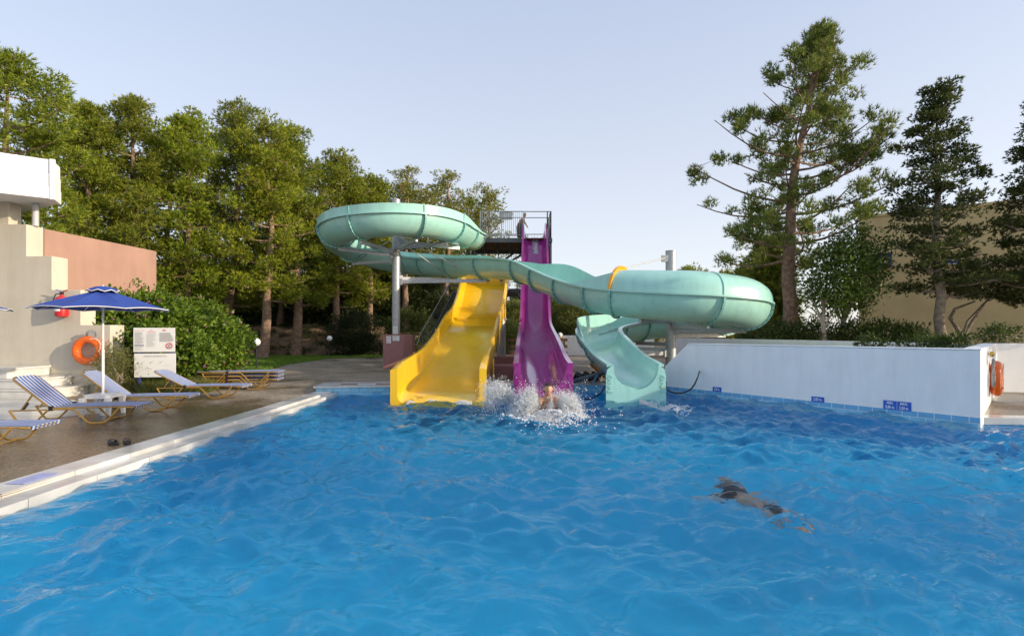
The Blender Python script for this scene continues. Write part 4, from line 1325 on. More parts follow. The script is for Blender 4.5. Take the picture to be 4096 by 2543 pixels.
# fire extinguisher
fx = P(247, 1225, 13.55)
ex = thing('fire_extinguisher', fx, 'red fire extinguisher hung on the cream wall above the parasol', 'fire extinguisher')
M_FIRE = mat('red_enamel', (0.50, 0.018, 0.02), 0.25, coat=0.4)
MB().lathe([(0.0, -.29), (.10, -.29), (.145, -.26), (.15, -.22), (.15, .16), (.12, .24), (.05, .27), (.04, .31), (0, .31)], fx, 24).build('cylinder', M_FIRE, ex, smooth=True, angle=40)
MB().box(fx + Vector((0, 0, .345)), (0.07, 0.05, 0.07)).build('valve', M_PLASTIC, ex)
MB().bar(fx + Vector((-.02, 0, .36)), fx + Vector((.17, -.02, .43)), 0.03, 0.02).build('handle', M_FIRE, ex)
MB().bar(fx + Vector((-.02, 0, .39)), fx + Vector((-.14, -.02, .45)), 0.025, 0.015).build('seal', M_BLUE, ex)
MB().tube([fx + Vector((-.03, 0, .34)), fx + Vector((-.13, -.03, .32)), fx + Vector((-.175, -.04, .2)), fx + Vector((-.17, -.05, .0))], 0.014, 8).build('hose', M_PLASTIC, ex, smooth=True)
mb = MB(); rings = []
for z in (-.13, -.02):
    rings.append([fx + Vector((0.153 * math.sin(a), -0.153 * math.cos(a), z)) for a in np.linspace(-.9, .5, 9)])
mb.loft(rings, closed=False).build('label_sticker', M_PAPER, ex)

# ------------------------------------------------------------------ rules board
sg = thing('rules_board', P(615, 1560, 13.6), 'white pool rules board on blue posts in front of the bush', 'sign board')
rzs = R(7)
S0 = P(537, 1412, 13.55); ex_ = Vector((math.cos(rzs), math.sin(rzs), 0)); nz = Vector((math.sin(rzs), -math.cos(rzs), 0))
def sp(u, v, out=0.0): return S0 + ex_ * u + Vector((0, 0, v)) + nz * out     # u right, v up from the panel split
WS = 1.02
def spanel(u0, u1, v0, v1, out, th, name, m, par=sg):
    pts = [sp(u0, v0, out), sp(u1, v0, out), sp(u1, v1, out), sp(u0, v1, out)]
    return MB().loft([pts, [p - nz * th for p in pts]]).build(name, m, par)
M_SIGN = mat('sign_board_white', (0.76, 0.75, 0.72), 0.4, var=0.02, scale=3)
up_ = spanel(-.02, WS - .02, 0.03, 0.67, 0, 0.018, 'upper_panel', M_SIGN)
lo_ = spanel(0.0, WS, -.64, -.01, 0.004, 0.018, 'lower_panel', M_SIGN)
M_POST = mat('blue_post', (0.02, 0.04, 0.33), 0.45)
for u in (.10, .90):
    MB().bar(sp(u, -1.32, -.05), sp(u, 0.66, -.05), 0.06, 0.06).build('post', M_POST, sg)
def stext(txt, size, u, v, m, par, out=0.006, sx=1.0):
    me = text_mesh(txt, size, facing(sp(u, v, out), rzs), sx=sx)
    me.name = 'lettering'
    return finish('lettering', me, m, par)
stext('POOL RULES WARNING', 0.034, 0.125, 0.595, M_RED, up_, sx=.72)
stext('POOL', 0.042, 0.42, 0.60, M_RED, up_, sx=.75)
stext('REGULATIONS', 0.042, 0.42, 0.555, M_RED, up_, sx=.75)
stext('GENERAL INFORMATION', 0.060, 0.52, -.085, M_INKGREY, lo_, out=0.010, sx=.84)
g = random.Random(3)
def lines(u0, w_, v0, v1, n, h, m, par, out=0.0065):
    mb = MB()
    for k in range(n):
        v = lerp(v0, v1, k / max(n - 1, 1))
        L = w_ * g.uniform(.6, 1.0)
        a = sp(u0, v, out); b = sp(u0 + L, v, out)
        mb.add([a - Vector((0, 0, h / 2)), b - Vector((0, 0, h / 2)), b + Vector((0, 0, h / 2)), a + Vector((0, 0, h / 2))], [(0, 1, 2, 3)])
    mb.build('print_lines', m, par)['kind'] = 'stuff'
lines(.01, .25, .55, .24, 22, .0055, M_INKGREY, up_)
spanel(.01, .24, .195, .215, .0068, .001, 'blue_heading', mat('navy_print', (0.03, 0.03, 0.22), 0.6), up_)
lines(.01, .24, .18, .08, 6, .0055, M_INKGREY, up_)
lines(.30, .25, .51, .17, 17, .0055, M_INKGREY, up_)
lines(.62, .36, .53, .31, 10, .0075, M_INK, up_)
spanel(.70, .78, .585, .615, .0068, .001, 'red_heading', M_RED, up_)
# prohibition roundel
cR = sp(.865, .19, .009)
MR = Matrix.Translation(cR) @ Matrix.Rotation(rzs, 4, 'Z') @ Matrix.Rotation(R(90), 4, 'X')
MB().torus(0, 0.075, 0.009, 32, 6, M=MR @ Matrix.Diagonal((1, 1, .3, 1))).build('roundel', M_RED, up_, smooth=True)
d = 0.053
MB().bar(cR + ex_ * -d + Vector((0, 0, -d)), cR + ex_ * d + Vector((0, 0, d)), 0.004, 0.016).build('roundel_bar', M_RED, up_)
MB().bar(cR + ex_ * -.045 + Vector((0, 0, .02)) , cR + ex_ * .005 + Vector((0, 0, .045)), 0.003, 0.014).build('diver_mark', M_INK, up_)
MB().box(cR + ex_ * .02 + Vector((0, 0, -.03)), (0.06, 0.004, 0.03), rz=rzs).build('water_mark', mat('print_teal', (0.15, 0.42, 0.55), 0.6), up_)
for (u, v) in ((.20, -.26), (.42, -.24), (.66, -.24), (.64, -.50), (.86, -.50)):
    mb = MB()
    mb.bar(sp(u - .05, v - .05, .008), sp(u + .05, v + .035, .008), 0.003, 0.006)
    mb.bar(sp(u - .03, v + .02, .008), sp(u + .0, v - .03, .008), 0.003, 0.006)
    mb.build('pictogram', M_INKGREY, lo_)['kind'] = 'stuff'
lines(.16, .10, -.31, -.33, 2, .004, M_INKGREY, lo_, .008)
stext('POSITIONS', 0.034, 0.80, -.335, mat('pale_green_print', (0.50, 0.58, 0.52), 0.6), lo_, out=.010, sx=.9)
for (u, v, m) in ((.34, -.40, M_INK), (.345, -.47, mat('print_yellow', (.7, .55, .15), .6)), (.35, -.56, M_INK)):
    MB().lathe([(0, 0), (.011, 0), (.011, .003), (0, .003)], sp(u, v, .006), 10, axis=nz).build('dot', m, lo_)

# ------------------------------------------------------------------ depth plates
def plate(c, w_, h_, rz, lines_, label, div=False):
    o = thing('depth_plate', c, label, 'sign', 'blue depth plates')
    M = Matrix.Translation(Vector(c)) @ Matrix.Rotation(rz, 4, 'Z')
    MB().box(0, (w_, 0.012, h_), M=M).build('plate', M_BLUE, o, bevel=0.002)
    for (txt, size, dx, dz, sx) in lines_:
        me = text_mesh(txt, size, facing(M @ Vector((dx, -0.0085, dz)), rz), sx=sx, bold=0.002)
        finish('lettering', me, M_WTXT, o)
    if div:
        MB().box(0, (0.004, 0.004, h_ * .96), M=M @ Matrix.Translation((0, -0.0075, 0))).build('divider', M_WTXT, o)
def on_wall(px, py):
    """point of the white wall's pool face seen at that pixel"""
    k = (px - 2048) / FPX
    # WA + wd*u : x = k*y
    u = (WA.x - k * WA.y) / (k * wd.y - wd.x)
    p = wp(u, -0.012); p.z = EYE - (py - HOR) * p.y / FPX
    return p
rzw = math.atan2(wd.y, wd.x)
plate(on_wall(2869, 1557), 0.25, 0.125, rzw, [('2.50 m.', 0.10, 0, 0, .58)], 'small blue plate reading 2.50 m on the white wall near the teal slide')
plate(on_wall(3272, 1597), 0.27, 0.125, rzw, [('2.00 m.', 0.10, 0, 0, .62)], 'small blue plate reading 2.00 m midway along the white wall')
plate(on_wall(3589, 1622), 0.48, 0.185, rzw, [('MIN.', 0.075, -.12, .045, .75), ('0,80 m.', 0.088, -.12, -.042, .62), ('MAX.', 0.075, .12, .045, .75), ('2,50 m.', 0.088, .12, -.042, .62)],
      'wide blue plate reading MIN. 0,80 m. MAX. 2,50 m. on the white wall', True)
cpl = CA + cd * 2.09 - cn * 0.012 + Vector((0, 0, 0.148))
plate(cpl, 0.18, 0.095, math.atan2(cd.y, cd.x), [('1,60 m.', 0.052, 0, 0, 1.0)], 'small blue plate reading 1,60 m. on the tiled kerb')
fp = MB().box(0, (0.22, 0.42, 0.004), M=Matrix.Translation((-5.42, 5.80, 0.131)) @ Matrix.Rotation(R(-2), 4, 'Z')).build('depth_plate', mat('faded_blue_plate', (0.34, 0.38, 0.66), 0.3, var=.15, scale=20))
tag(fp, 'faded blue depth plate set flat in the marble kerb at left', 'sign')

# ------------------------------------------------------------------ hoses, sandals, lamps, dark rolls
hz = on_wall(2662, 1520)
o = MB().tube([hz + Vector((-.05, -.1, .0)), P(2672, 1560, 13.2), P(2720, 1572, 12.9), P(2765, 1558, 12.7), P(2790, 1515, 12.8), on_wall(2799, 1484)], 0.022, 8)
o = MB().tube([Vector(q) for q in spline([tuple(hz + Vector((-.05, -.1, .0))), tuple(P(2672, 1560, 13.2)), tuple(P(2720, 1572, 12.9)), tuple(P(2765, 1555, 12.7)), tuple(P(2788, 1515, 12.9)), tuple(on_wall(2799, 1484))], 30)[0]], 0.02, 8).build('black_hose', M_BLACK, smooth=True)
tag(o, 'black hose looping down the white wall into the water', 'hose')
o = MB().tube([Vector(q) for q in spline([tuple(P(2420, 1545, 13.4)), tuple(P(2400, 1575, 13.3)), tuple(P(2365, 1592, 13.2)), tuple(P(2340, 1596, 13.3))], 20)[0]], 0.02, 8).build('black_hose', M_BLACK, smooth=True)
tag(o, 'black hose in the water between purple and teal slides', 'hose')
jb = MB().box(on_wall(2661, 1533) + Vector((-.02, -.02, 0)), (0.14, 0.1, 0.12), rz=rzw).build('junction_box', M_STEEL, bevel=.01)
tag(jb, 'small grey box at the foot of the white wall beside the teal slide', 'box')
for k, (px, py) in enumerate(((2318, 1508), (2350, 1506), (2382, 1506))):
    c = P(px, py, 15.9)
    o = MB().tube([c + Vector((-.14, 0, .06)), c + Vector((.10, -.1, -.06))], [0.13, 0.15], 14).build('black_roll', M_BLACK, smooth=True)
    tag(o, ('leftmost', 'middle', 'rightmost')[k] + ' of three black rolls lying on the kerb left of the teal slide', 'roll', 'black rolls on the kerb')
M_SANDAL = mat('black_foam', (0.010, 0.010, 0.012), 0.5)
for k, (dx, dy, rz) in enumerate(((0, 0, R(62)), (0.16, 0.05, R(40)))):
    c = G(455, 1776, ZD) + Vector((dx, dy, 0.0))
    t = thing('sandal', c, ('black slide sandal nearer the left edge on the wet deck', 'black slide sandal nearer the kerb on the wet deck')[k], 'sandal', 'pair of black sandals', rz)
    out = [(0.045 * (1 + .18 * math.sin(a)) * math.cos(a), 0.135 * math.sin(a)) for a in np.linspace(0, 2 * math.pi, 20, endpoint=False)]
    MB().prism(out, 0.002, 0.03).build('sole', M_SANDAL, t, local=True, bevel=.006)
    rings = []
    for y_ in (.0, .075):
        rings.append([(0.052 * math.cos(a), y_, 0.02 + 0.055 * math.sin(a)) for a in np.linspace(0, math.pi, 9)] + [(0.046 * math.cos(a), y_, 0.02 + 0.047 * math.sin(a)) for a in np.linspace(math.pi, 0, 9)])
    MB().loft(rings).build('strap', M_SANDAL, t, local=True, smooth=True)
M_GLOBE = mat('opal_globe', (0.80, 0.80, 0.78), 0.25)
def globe_lamp(c, h, label, r=0.155):
    t = thing('globe_lamp', c, label, 'lamp', 'globe lamps')
    c = Vector(c)
    MB().tube([c, c + Vector((0, 0, h - r * 1.6))], 0.035, 10).build('post', M_BLACK, t, smooth=True)
    MB().lathe([(0.035, 0), (0.075, 0.02), (0.075, 0.05), (0.03, 0.06)], c + Vector((0, 0, h - r * 1.9)), 14).build('gallery', M_BLACK, t, smooth=True)
    MB().sphere(c + Vector((0, 0, h - r * 0.6)), r, 20, 14).build('globe', M_GLOBE, t, smooth=True)
globe_lamp(G(1026, 1479, 0.1), 1.30, 'globe lamp on a black post half hidden by the flowering bush', 0.165)
globe_lamp(G(1318, 1432, 0.1), 1.32, 'globe lamp on a black post standing in the open grass', 0.165)
gp = thing('gate_post', (3.15, 34.6, 0), 'beige gate post with small globe lamp left of the far block wall', 'post')
MB().box((3.25, 34.7, 0.72), (0.42, 0.42, 1.3)).build('pier', mat('beige_render', (0.40, 0.31, 0.20), .85, var=.06, scale=3), gp, bevel=.02)
MB().sphere((3.25, 34.7, 1.5), 0.17, 16, 12).build('globe', M_GLOBE, gp, smooth=True)
# mound of ochre board/ramp under teal runout
o = MB().loft([[Vector(p) for p in ((2.62, 17.2, 0.75), (2.95, 17.2, 0.75), (3.4, 15.2, 0.14), (3.05, 15.2, 0.14))], [Vector(p) for p in ((2.62, 17.2, 0.62), (2.95, 17.2, 0.62), (3.4, 15.6, 0.13), (3.05, 15.6, 0.13))]]).build('ochre_support', mat('ochre_timber', (0.33, 0.20, 0.08), .8, var=.15, scale=5))
tag(o, 'ochre sloping support under the teal slide runout', 'support')
# ------------------------------------------------------------------ vegetation tools
LEAF = leafmat('needle_leaf', 0.36)
LEAFB = leafmat('broad_leaf', 0.40, 0.45)
def unit(v):
    return v / (np.linalg.norm(v, axis=-1, keepdims=True) + 1e-9)
def tint_cols(n, c1, c2, g, jit=0.18):
    f = g.random((n, 1))
    c = np.array(c1) * (1 - f) + np.array(c2) * f
    return np.clip(c * (1 + jit * g.standard_normal((n, 1))), 0.004, 1)
def set_tint(me, cols):
    at = me.attributes.new('tint', 'FLOAT_COLOR', 'POINT')
    a = np.ones((len(cols), 4), np.float32); a[:, :3] = cols
    at.data.foreach_set('color', a.ravel())
def blades_mesh(name, C, D, n, length, width, spread, cols, g):
    """tufts of n thin pointed blades at C pointing about D"""
    N = len(C)
    d = unit(D[:, None, :] + spread * g.standard_normal((N, n, 3)))
    L = length * (0.65 + 0.6 * g.random((N, n, 1)))
    if np.ndim(L) and not np.isscalar(length):
        pass
    s = unit(np.cross(d, g.standard_normal((N, n, 3)))) * (width / 2)
    b = C[:, None, :] + d * 0.01
    v = np.stack([b - s, b + s, b + d * L], 2).reshape(-1, 3)
    f = np.arange(len(v)).reshape(-1, 3)
    me = np_mesh(name, v, f)
    set_tint(me, np.repeat(cols, n * 3, 0))
    return me
def leaves_mesh(name, C, D, size, cols, g, aspect=0.55, fold=0.25):
    """one folded leaf (two triangles pairs) per centre, lying along D"""
    N = len(C)
    d = unit(D)
    s = unit(np.cross(d, g.standard_normal((N, 3))))
    nrm = np.cross(d, s)
    L = size * (0.6 + 0.8 * g.random((N, 1)))
    w_ = L * aspect / 2
    tip = C + d * L - nrm * L * 0.12
    mid = C + d * L * 0.45
    l = mid - s * w_ + nrm * w_ * fold
    r = mid + s * w_ + nrm * w_ * fold
    v = np.stack([C, r, tip, l], 1).reshape(-1, 3)
    k = np.arange(N)[:, None] * 4
    f = np.concatenate([k + np.array([[0, 1, 2]]), k + np.array([[0, 2, 3]])], 0)
    me = np_mesh(name, v, f)
    set_tint(me, np.repeat(cols, 4, 0))
    return me
BARK = mat('pine_bark', (0.15, 0.09, 0.06), 0.95, scale=6, col2=(0.33, 0.22, 0.15), detail=8, bump=1.0, bscale=18)
BARKG = mat('grey_bark', (0.17, 0.135, 0.10), 0.95, scale=6, col2=(0.30, 0.25, 0.19), detail=8, bump=0.8, bscale=18)
BARKP = mat('pale_bark', (0.30, 0.26, 0.22), 0.9, scale=5, col2=(0.42, 0.38, 0.32), detail=6, bump=0.4)

def pine(label, base, height, tr, prof, nl, g_seed, c1=(0.085, 0.125, 0.018), c2=(0.165, 0.185, 0.028), lean=(0, 0), lpow=1.3, start=0.25, ncl=6, nt=34, nb=7,
         blen=0.24, bwid=0.03, rise=0.35, group='pines', bark=BARK, clr=(0.42, 0.42, 0.26), gap=0.0, dead=0, jit=(.68, 1.08), smin=.30, name='pine_tree', cat='tree', updir=0.8):
    """pine: trunk with limbs, crown of needle tufts gathered in clumps at the branch ends; prof(t)->(left, right) reach"""
    g = np.random.default_rng(g_seed)
    t = thing(name, base, label, cat, group)
    b = np.array(base, float)
    n = 12
    tt = np.linspace(0, 1, n)
    wob = np.cumsum(g.normal(0, 0.012, (n, 2)), 0) * height
    wob -= wob[0]
    tk = np.stack([b[0] + lean[0] * tt ** lpow * height + wob[:, 0] * 0.5, b[1] + lean[1] * tt ** lpow * height + wob[:, 1] * 0.5, b[2] + tt * height * 0.97], 1)
    rad = tr * (1.12 * (1 - tt) ** 0.8 + 0.06); rad[0] *= 1.25
    mb = MB().tube(tk, list(rad), 12)
    mb.build('trunk', bark, t, smooth=True)
    lm = MB()
    C, D = [], []
    for i in range(nl):
        f = start + (1 - start) * ((i + 0.5 * g.random()) / nl) ** 0.92
        az = i * 2.39996 + g.normal(0, 0.35)
        le, ri = prof((f - start) / (1 - start))
        cx_ = math.cos(az)
        reach = (ri if cx_ > 0 else le) * abs(cx_) + 0.5 * (le + ri) * (1 - abs(cx_))
        reach *= g.uniform(*jit)
        p0 = np.array([np.interp(f, tt, tk[:, k]) for k in range(3)])
        up = rise * reach * (0.4 + 1.0 * f) * g.uniform(.5, 1.4) - 0.10 * reach * (1 - f)
        q = []
        bend = g.normal(0, 0.18)
        for s in np.linspace(0, 1, 6):
            a2 = az + bend * s
            q.append(p0 + np.array([math.cos(a2) * reach * s, math.sin(a2) * reach * s, up * s ** 1.5 - 0.06 * reach * math.sin(math.pi * s)]))
        r0 = max(0.02, 0.22 * np.interp(f, tt, rad) + 0.015)
        lm.tube(q, [r0 * (1 - 0.8 * s) + 0.008 for s in np.linspace(0, 1, 6)], 5)
        if dead and f < start + dead and g.random() < 0.5:
            continue
        q = np.array(q)
        kk = max(2, int(round(ncl * (0.5 + 0.5 * reach / 2.6))))
        for k in range(kk):
            s = smin + (1.02 - smin) * (k + g.random()) / kk
            pq = np.array([np.interp(min(s, 1), np.linspace(0, 1, 6), q[:, j]) for j in range(3)])
            off = g.normal(0, 1, 3) * np.array([0.34, 0.34, 0.18]) * (0.5 + 0.22 * reach)
            off[2] = abs(off[2]) * 0.9 + 0.05
            c = pq + off
            if g.random() < gap: continue
            lm.tube([pq, pq * .5 + c * .5 + np.array([0, 0, -.03]), c], [0.018, 0.013, 0.006], 4)
            m_ = int(nt * g.uniform(0.6, 1.3))
            e = unit(g.standard_normal((m_, 3))) * (g.random((m_, 1)) ** 0.45)
            e *= np.array(clr) * g.uniform(0.7, 1.25)
            C.append(c + e)
            D.append(unit(e + np.array([math.cos(az) * 0.12, math.sin(az) * 0.12, 0.22 * updir])) )
    lm.build('branches', bark, t, smooth=True)['kind'] = 'stuff'
    # leader tip
    top = tk[-1]
    m_ = nt
    e = unit(g.standard_normal((m_, 3))) * np.array([0.22, 0.22, 0.5])
    C.append(top + e); D.append(unit(e + np.array([0, 0, .4])))
    C = np.concatenate(C); D = np.concatenate(D)
    me = blades_mesh('crown', C, D, nb, blen, bwid, 0.42, tint_cols(len(C), c1, c2, g), g)
    o = finish('crown', me, LEAF, t); o['kind'] = 'stuff'
    return t

def blob_clusters(g, n, size, shell=0.55):
    """points spread through an uneven ellipsoidal volume, denser near the surface, with lobes"""
    lobes = unit(g.standard_normal((14, 3)))
    p = unit(g.standard_normal((n, 3)))
    k = np.max(p @ lobes.T, axis=1)
    rad = 0.70 + 0.34 * np.clip((k - 0.55) / 0.45, 0, 1)
    r = (shell + (1 - shell) * g.random((n, 1)) ** 0.6) * rad[:, None]
    return p * r * np.array(size), p
def shrub(name, label, c, size, n, leaf, c1, c2, seed, stems=4, cat='shrub', group=None, needle=False, aspect=.5, cut=-0.25, m=None, stem_h=None, matb=BARKG):
    """shrub: stems and foliage of n leaves in an uneven volume of the given half-sizes, centre c"""
    g = np.random.default_rng(seed)
    base = (c[0], c[1], 0.1 if c[2] - size[2] < 2.0 else c[2] - size[2])
    t = thing(name, (c[0], c[1], base[2]), label, cat, group)
    st = MB()
    for k in range(stems):
        a = g.random() * 6.28
        e = Vector((c[0] + math.cos(a) * size[0] * .5, c[1] + math.sin(a) * size[1] * .5, c[2] + size[2] * .4 * g.random()))
        s = Vector((c[0] + math.cos(a) * .12, c[1] + math.sin(a) * .12, base[2] - 0.02))
        mid = s.lerp(e, .5) + Vector((g.normal(0, .1), g.normal(0, .1), .1))
        MB().tube([s, mid, e], [0.05, 0.035, 0.012], 6).build('stem', matb, t, smooth=True)
    # clumps: leaves gather around twig ends, leaving gaps
    nc = max(30, n // 34)
    cc_, cd_ = blob_clusters(g, nc, size, 0.45)
    keep = cc_[:, 2] > cut * size[2] * 2 - 1e9
    idx_ = g.integers(0, nc, n)
    sp_ = 0.16 * max(size) ** 0.5 * (size[2] / max(size)) ** 0.25
    off = g.standard_normal((n, 3)) * sp_ * np.array([1, 1, 0.75])
    C = np.array(c) + cc_[idx_] + off
    C[:, 2] = np.maximum(C[:, 2], base[2] + 0.02 + 0.1 * g.random(n))
    D = unit(cd_[idx_] * 0.7 + off / (sp_ + 1e-6) * 0.35 + g.standard_normal((n, 3)) * 0.45 + np.array([0, 0, 0.15]))
    cols = tint_cols(n, c1, c2, g)
    if needle:
        me = blades_mesh('foliage', C, D, 4, leaf, leaf * 0.16, 0.4, cols, g)
    else:
        me = leaves_mesh('foliage', C, D, leaf, cols, g, aspect)
    o = finish('foliage', me, LEAFB, t); o['kind'] = 'stuff'
    return t

# ------------------------------------------------------------------ bank, lawn
def bank_h(x, y):
    a = np.clip((y - (33.6 + 0.06 * (x + 10))) / 8.0, 0, 1); s = a * a * (3 - 2 * a)
    e = np.clip((-0.5 - x) / 6, 0, 1)
    return 2.15 * s * e + 0.10 * np.sin(x * 1.3 + y * .7) * s + 0.05 * np.sin(x * 3.1 - y * 2.3) * s
bx, by = np.meshgrid(np.arange(-75, 3, 0.5), np.arange(31.5, 95, 0.5))
bz = 0.085 + bank_h(bx, by) + 0.012 * np.clip((by - 33) / 3, 0, 1)
idx = np.arange(bx.size).reshape(bx.shape)
me = np_mesh('bank', np.stack([bx, by, bz], -1).reshape(-1, 3), np.stack([idx[:-1, :-1], idx[:-1, 1:], idx[1:, 1:], idx[1:, :-1]], -1).reshape(-1, 4))
struct(finish('bank', me, M_SOIL, smooth=True, angle=180))
LAWN = [(-40, 17), (-10.4, 17), (-9.9, 19.5), (-10.3, 21.5), (-11.0, 25), (-10.95, 30.5), (-8.2, 32.35), (-4, 32.8), (-3.5, 33.6), (-9, 34.6), (-14, 35.2), (-40, 36)]
struct(poly_sheet('lawn', LAWN, [], 0.1285, M_GRASSBASE))
g = np.random.default_rng(77)
pts = np.stack([g.uniform(-18, -3.5, 36000), g.uniform(17, 36, 36000)], 1)
pts = pts[inside(pts[:, 0], pts[:, 1], LAWN)]
dens = np.sin(pts[:, 0] * 1.7) * np.cos(pts[:, 1] * 1.1) + g.normal(0, .5, len(pts))
pts = pts[(dens > -0.9)]
C = np.stack([pts[:, 0], pts[:, 1], np.full(len(pts), 0.125)], 1)
D = unit(np.array([0, 0, 1.0]) + g.normal(0, .25, (len(C), 3)))
me = blades_mesh('lawn_grass', C, D, 3, 0.11, 0.018, 0.35, tint_cols(len(C), (0.10, 0.20, 0.02), (0.25, 0.36, 0.05), g), g)
o = finish('lawn_grass', me, LEAFB); tag(o, 'bright green grass on the lawn behind the bush', 'grass', kind='stuff')
# clumps of weeds on the soil bank
n = 9000
cx_ = g.uniform(-24, -3, 220); cy2 = g.uniform(34, 44, 220)
k = g.integers(0, 220, n)
px_ = cx_[k] + g.normal(0, .28, n); py_ = cy2[k] + g.normal(0, .28, n)
C = np.stack([px_, py_, 0.08 + bank_h(px_, py_)], 1)
D = unit(np.array([0, 0, 1.0]) + g.normal(0, .5, (n, 3)))
me = blades_mesh('bank_weeds', C, D, 4, 0.24, 0.035, 0.5, tint_cols(n, (0.03, 0.055, 0.012), (0.09, 0.10, 0.03), g), g)
o = finish('bank_weeds', me, LEAFB); tag(o, 'low dark weeds scattered over the brown soil bank', 'weeds', kind='stuff')

# ------------------------------------------------------------------ pines along the left
def top_z(py, d): return EYE + (HOR - py) * d / FPX
def lp(px, d): return (px - 2048) * d / FPX
PL = [  # px, top py, depth, half width px, crown start, seed, trunk r, label
    (10, 215, 21.0, 235, .30, 21, .24, 'tall pine at the left edge above the white canopy'),
    (330, 420, 27.5, 150, .16, 22, .20, 'full round pine just right of the white canopy'),
    (540, 395, 29.0, 185, .16, 23, .24, 'broad pine behind the salmon wall, dense and rounded'),
    (760, 470, 30.0, 130, .18, 24, .20, 'slimmer pine beyond the right end of the salmon wall'),
    (925, 395, 33.0, 150, .20, 25, .26, 'pine with a pointed open top behind the lounger stack'),
    (1050, 480, 31.0, 140, .24, 26, .25, 'pine with a bare reddish trunk behind the bush tip'),
    (1185, 525, 34.0, 120, .22, 27, .27, 'pine with a thick dark trunk left of the upper teal coil'),
    (1345, 615, 36.0, 125, .22, 28, .24, 'pine directly behind the left side of the upper teal coil'),
    (1480, 710, 38.0, 110, .22, 29, .22, 'shorter pine behind the middle of the upper teal coil'),
    (1625, 668, 40.0, 115, .28, 30, .24, 'pine whose top shows above the tall galvanised column'),
    (1775, 690, 41.0, 125, .28, 31, .25, 'pine whose top shows behind the right of the upper coil'),
    (1960, 750, 43.0, 95, .40, 32, .22, 'sparse pine with thin twigs beside the tower railing'),
]
for (px, ty, d, hw, st_, sd_, tr, lab) in PL:
    zb = 0.08 + float(bank_h(np.array(lp(px, d)), np.array(d))) if px > 100 else 0.1
    H = top_z(ty, d) - zb
    r_ = 1.22 * hw * d / FPX
    sparse = px > 1580
    hv = 1 + .18 * math.sin(sd_ * 2.7); hy = 1.08 + .06 * math.sin(sd_ * 4.1 + 1)
    def prof(t, r_=r_, ph_=sd_):
        s = (1 + .18 * math.sin(t * 9 + ph_ * 1.9)) * (0.72 + 0.35 * math.sin(math.pi * min(1, t * 0.9 + 0.12))) * (1 - 0.55 * t ** 2.6)
        return (r_ * s, r_ * s)
    pine(lab, (lp(px, d), d, zb), H, tr, prof, 38 if not sparse else 36, sd_, start=st_, ncl=5 if not sparse else 6, nt=84 if not sparse else 26, nb=5, blen=0.20, bwid=0.046, group='pines behind the slides', gap=0.05 if not sparse else .22,
         c1=(0.115 * hv * hy, 0.18 * hv, 0.018) if not sparse else (0.17, 0.20, 0.035), c2=(0.29 * hv * hy, 0.335 * hv, 0.032) if not sparse else (0.34, 0.33, 0.06), clr=(0.64, 0.64, 0.42) if not sparse else (.5, .5, .3), jit=(.50, 1.15))

# a second, lower row behind closes the canopy
PL2 = [(230, 520, 36, 170, 'background pine behind the white canopy and full round pine'), (440, 500, 37, 170, 'background pine between the two nearest round pines'), (655, 480, 38, 170, 'background pine above the far end of the salmon wall'), (850, 500, 40, 160, 'background pine left of the pointed open-top pine'), (1120, 590, 41, 150, 'background pine between bare reddish and thick dark trunks'),
       (1265, 650, 43, 140, 'background pine left behind the upper teal coil'), (1415, 730, 44, 140, 'background pine in the middle behind the upper teal coil'), (1560, 760, 46, 130, 'background pine left of the tall column top'), (1700, 760, 47, 140, 'background pine right of the tall column top'), (1860, 790, 48, 130, 'background pine behind the tower railing')]
for k, (px, ty, d, hw, lab) in enumerate(PL2):
    zb = 0.08 + float(bank_h(np.array(lp(px, d)), np.array(float(d))))
    r_ = 1.2 * hw * d / FPX
    pine(lab, (lp(px, d), d, zb), top_z(ty, d) - zb, .22, lambda t, r_=r_: (r_ * (1.0 - .5 * t ** 2.4),) * 2, 30, 260 + k, start=.10, ncl=7, nt=30, nb=5, blen=.26, bwid=.078, group='pines of the back row', gap=.06,
         c1=(0.11, 0.165, 0.014), c2=(0.28, 0.31, 0.026), clr=(.8, .8, .5), jit=(.5, 1.12))

# ------------------------------------------------------------------ right-hand trees
def bigprof(t):
    l = np.interp(t, [.0, .3, .53, .7, .88, 1], [4.7, 4.2, 3.5, 2.9, 1.7, .6]) * (1 + .16 * math.sin(t * 29))
    r_ = np.interp(t, [.0, .3, .53, .7, .88, 1], [5.4, 4.8, 4.3, 3.0, 1.6, .6]) * (1 + .16 * math.sin(t * 23 + 2))
    return (float(l), float(r_))
pine('very tall pine with a long bare trunk right of the coiled slide', (lp(3163, 25.0), 25.0, 0.1), 16.5, 0.31, bigprof, 68, 51, start=0.31, ncl=5, nt=62, nb=6, smin=.42, blen=0.23, bwid=0.036,
     group='pines on the right', c1=(0.10, 0.155, 0.034), c2=(0.27, 0.30, 0.055), rise=0.40, gap=.22, clr=(0.42, 0.42, 0.36), lean=(0.105, 0), lpow=2.6, updir=2.0, jit=(.5, 1.02))
def cprof(t):
    s = (0.55 + 0.5 * math.sin(math.pi * min(1, .25 + t * .75))) * (1 - 0.75 * t ** 1.6)
    return (2.15 * s, 2.1 * s)
pine('dark ragged conifer in front of the ochre building', (lp(3757, 22.0), 22.0, 0.1), top_z(335, 22.0), 0.19, cprof, 50, 61, start=0.26, ncl=7, nt=44, nb=6, blen=0.14, bwid=0.05,
     group='dark conifers on the right', c1=(0.055, 0.085, 0.028), c2=(0.14, 0.16, 0.042), rise=0.25, gap=.18, clr=(0.46, 0.46, 0.22), bark=BARKG, name='conifer_tree')
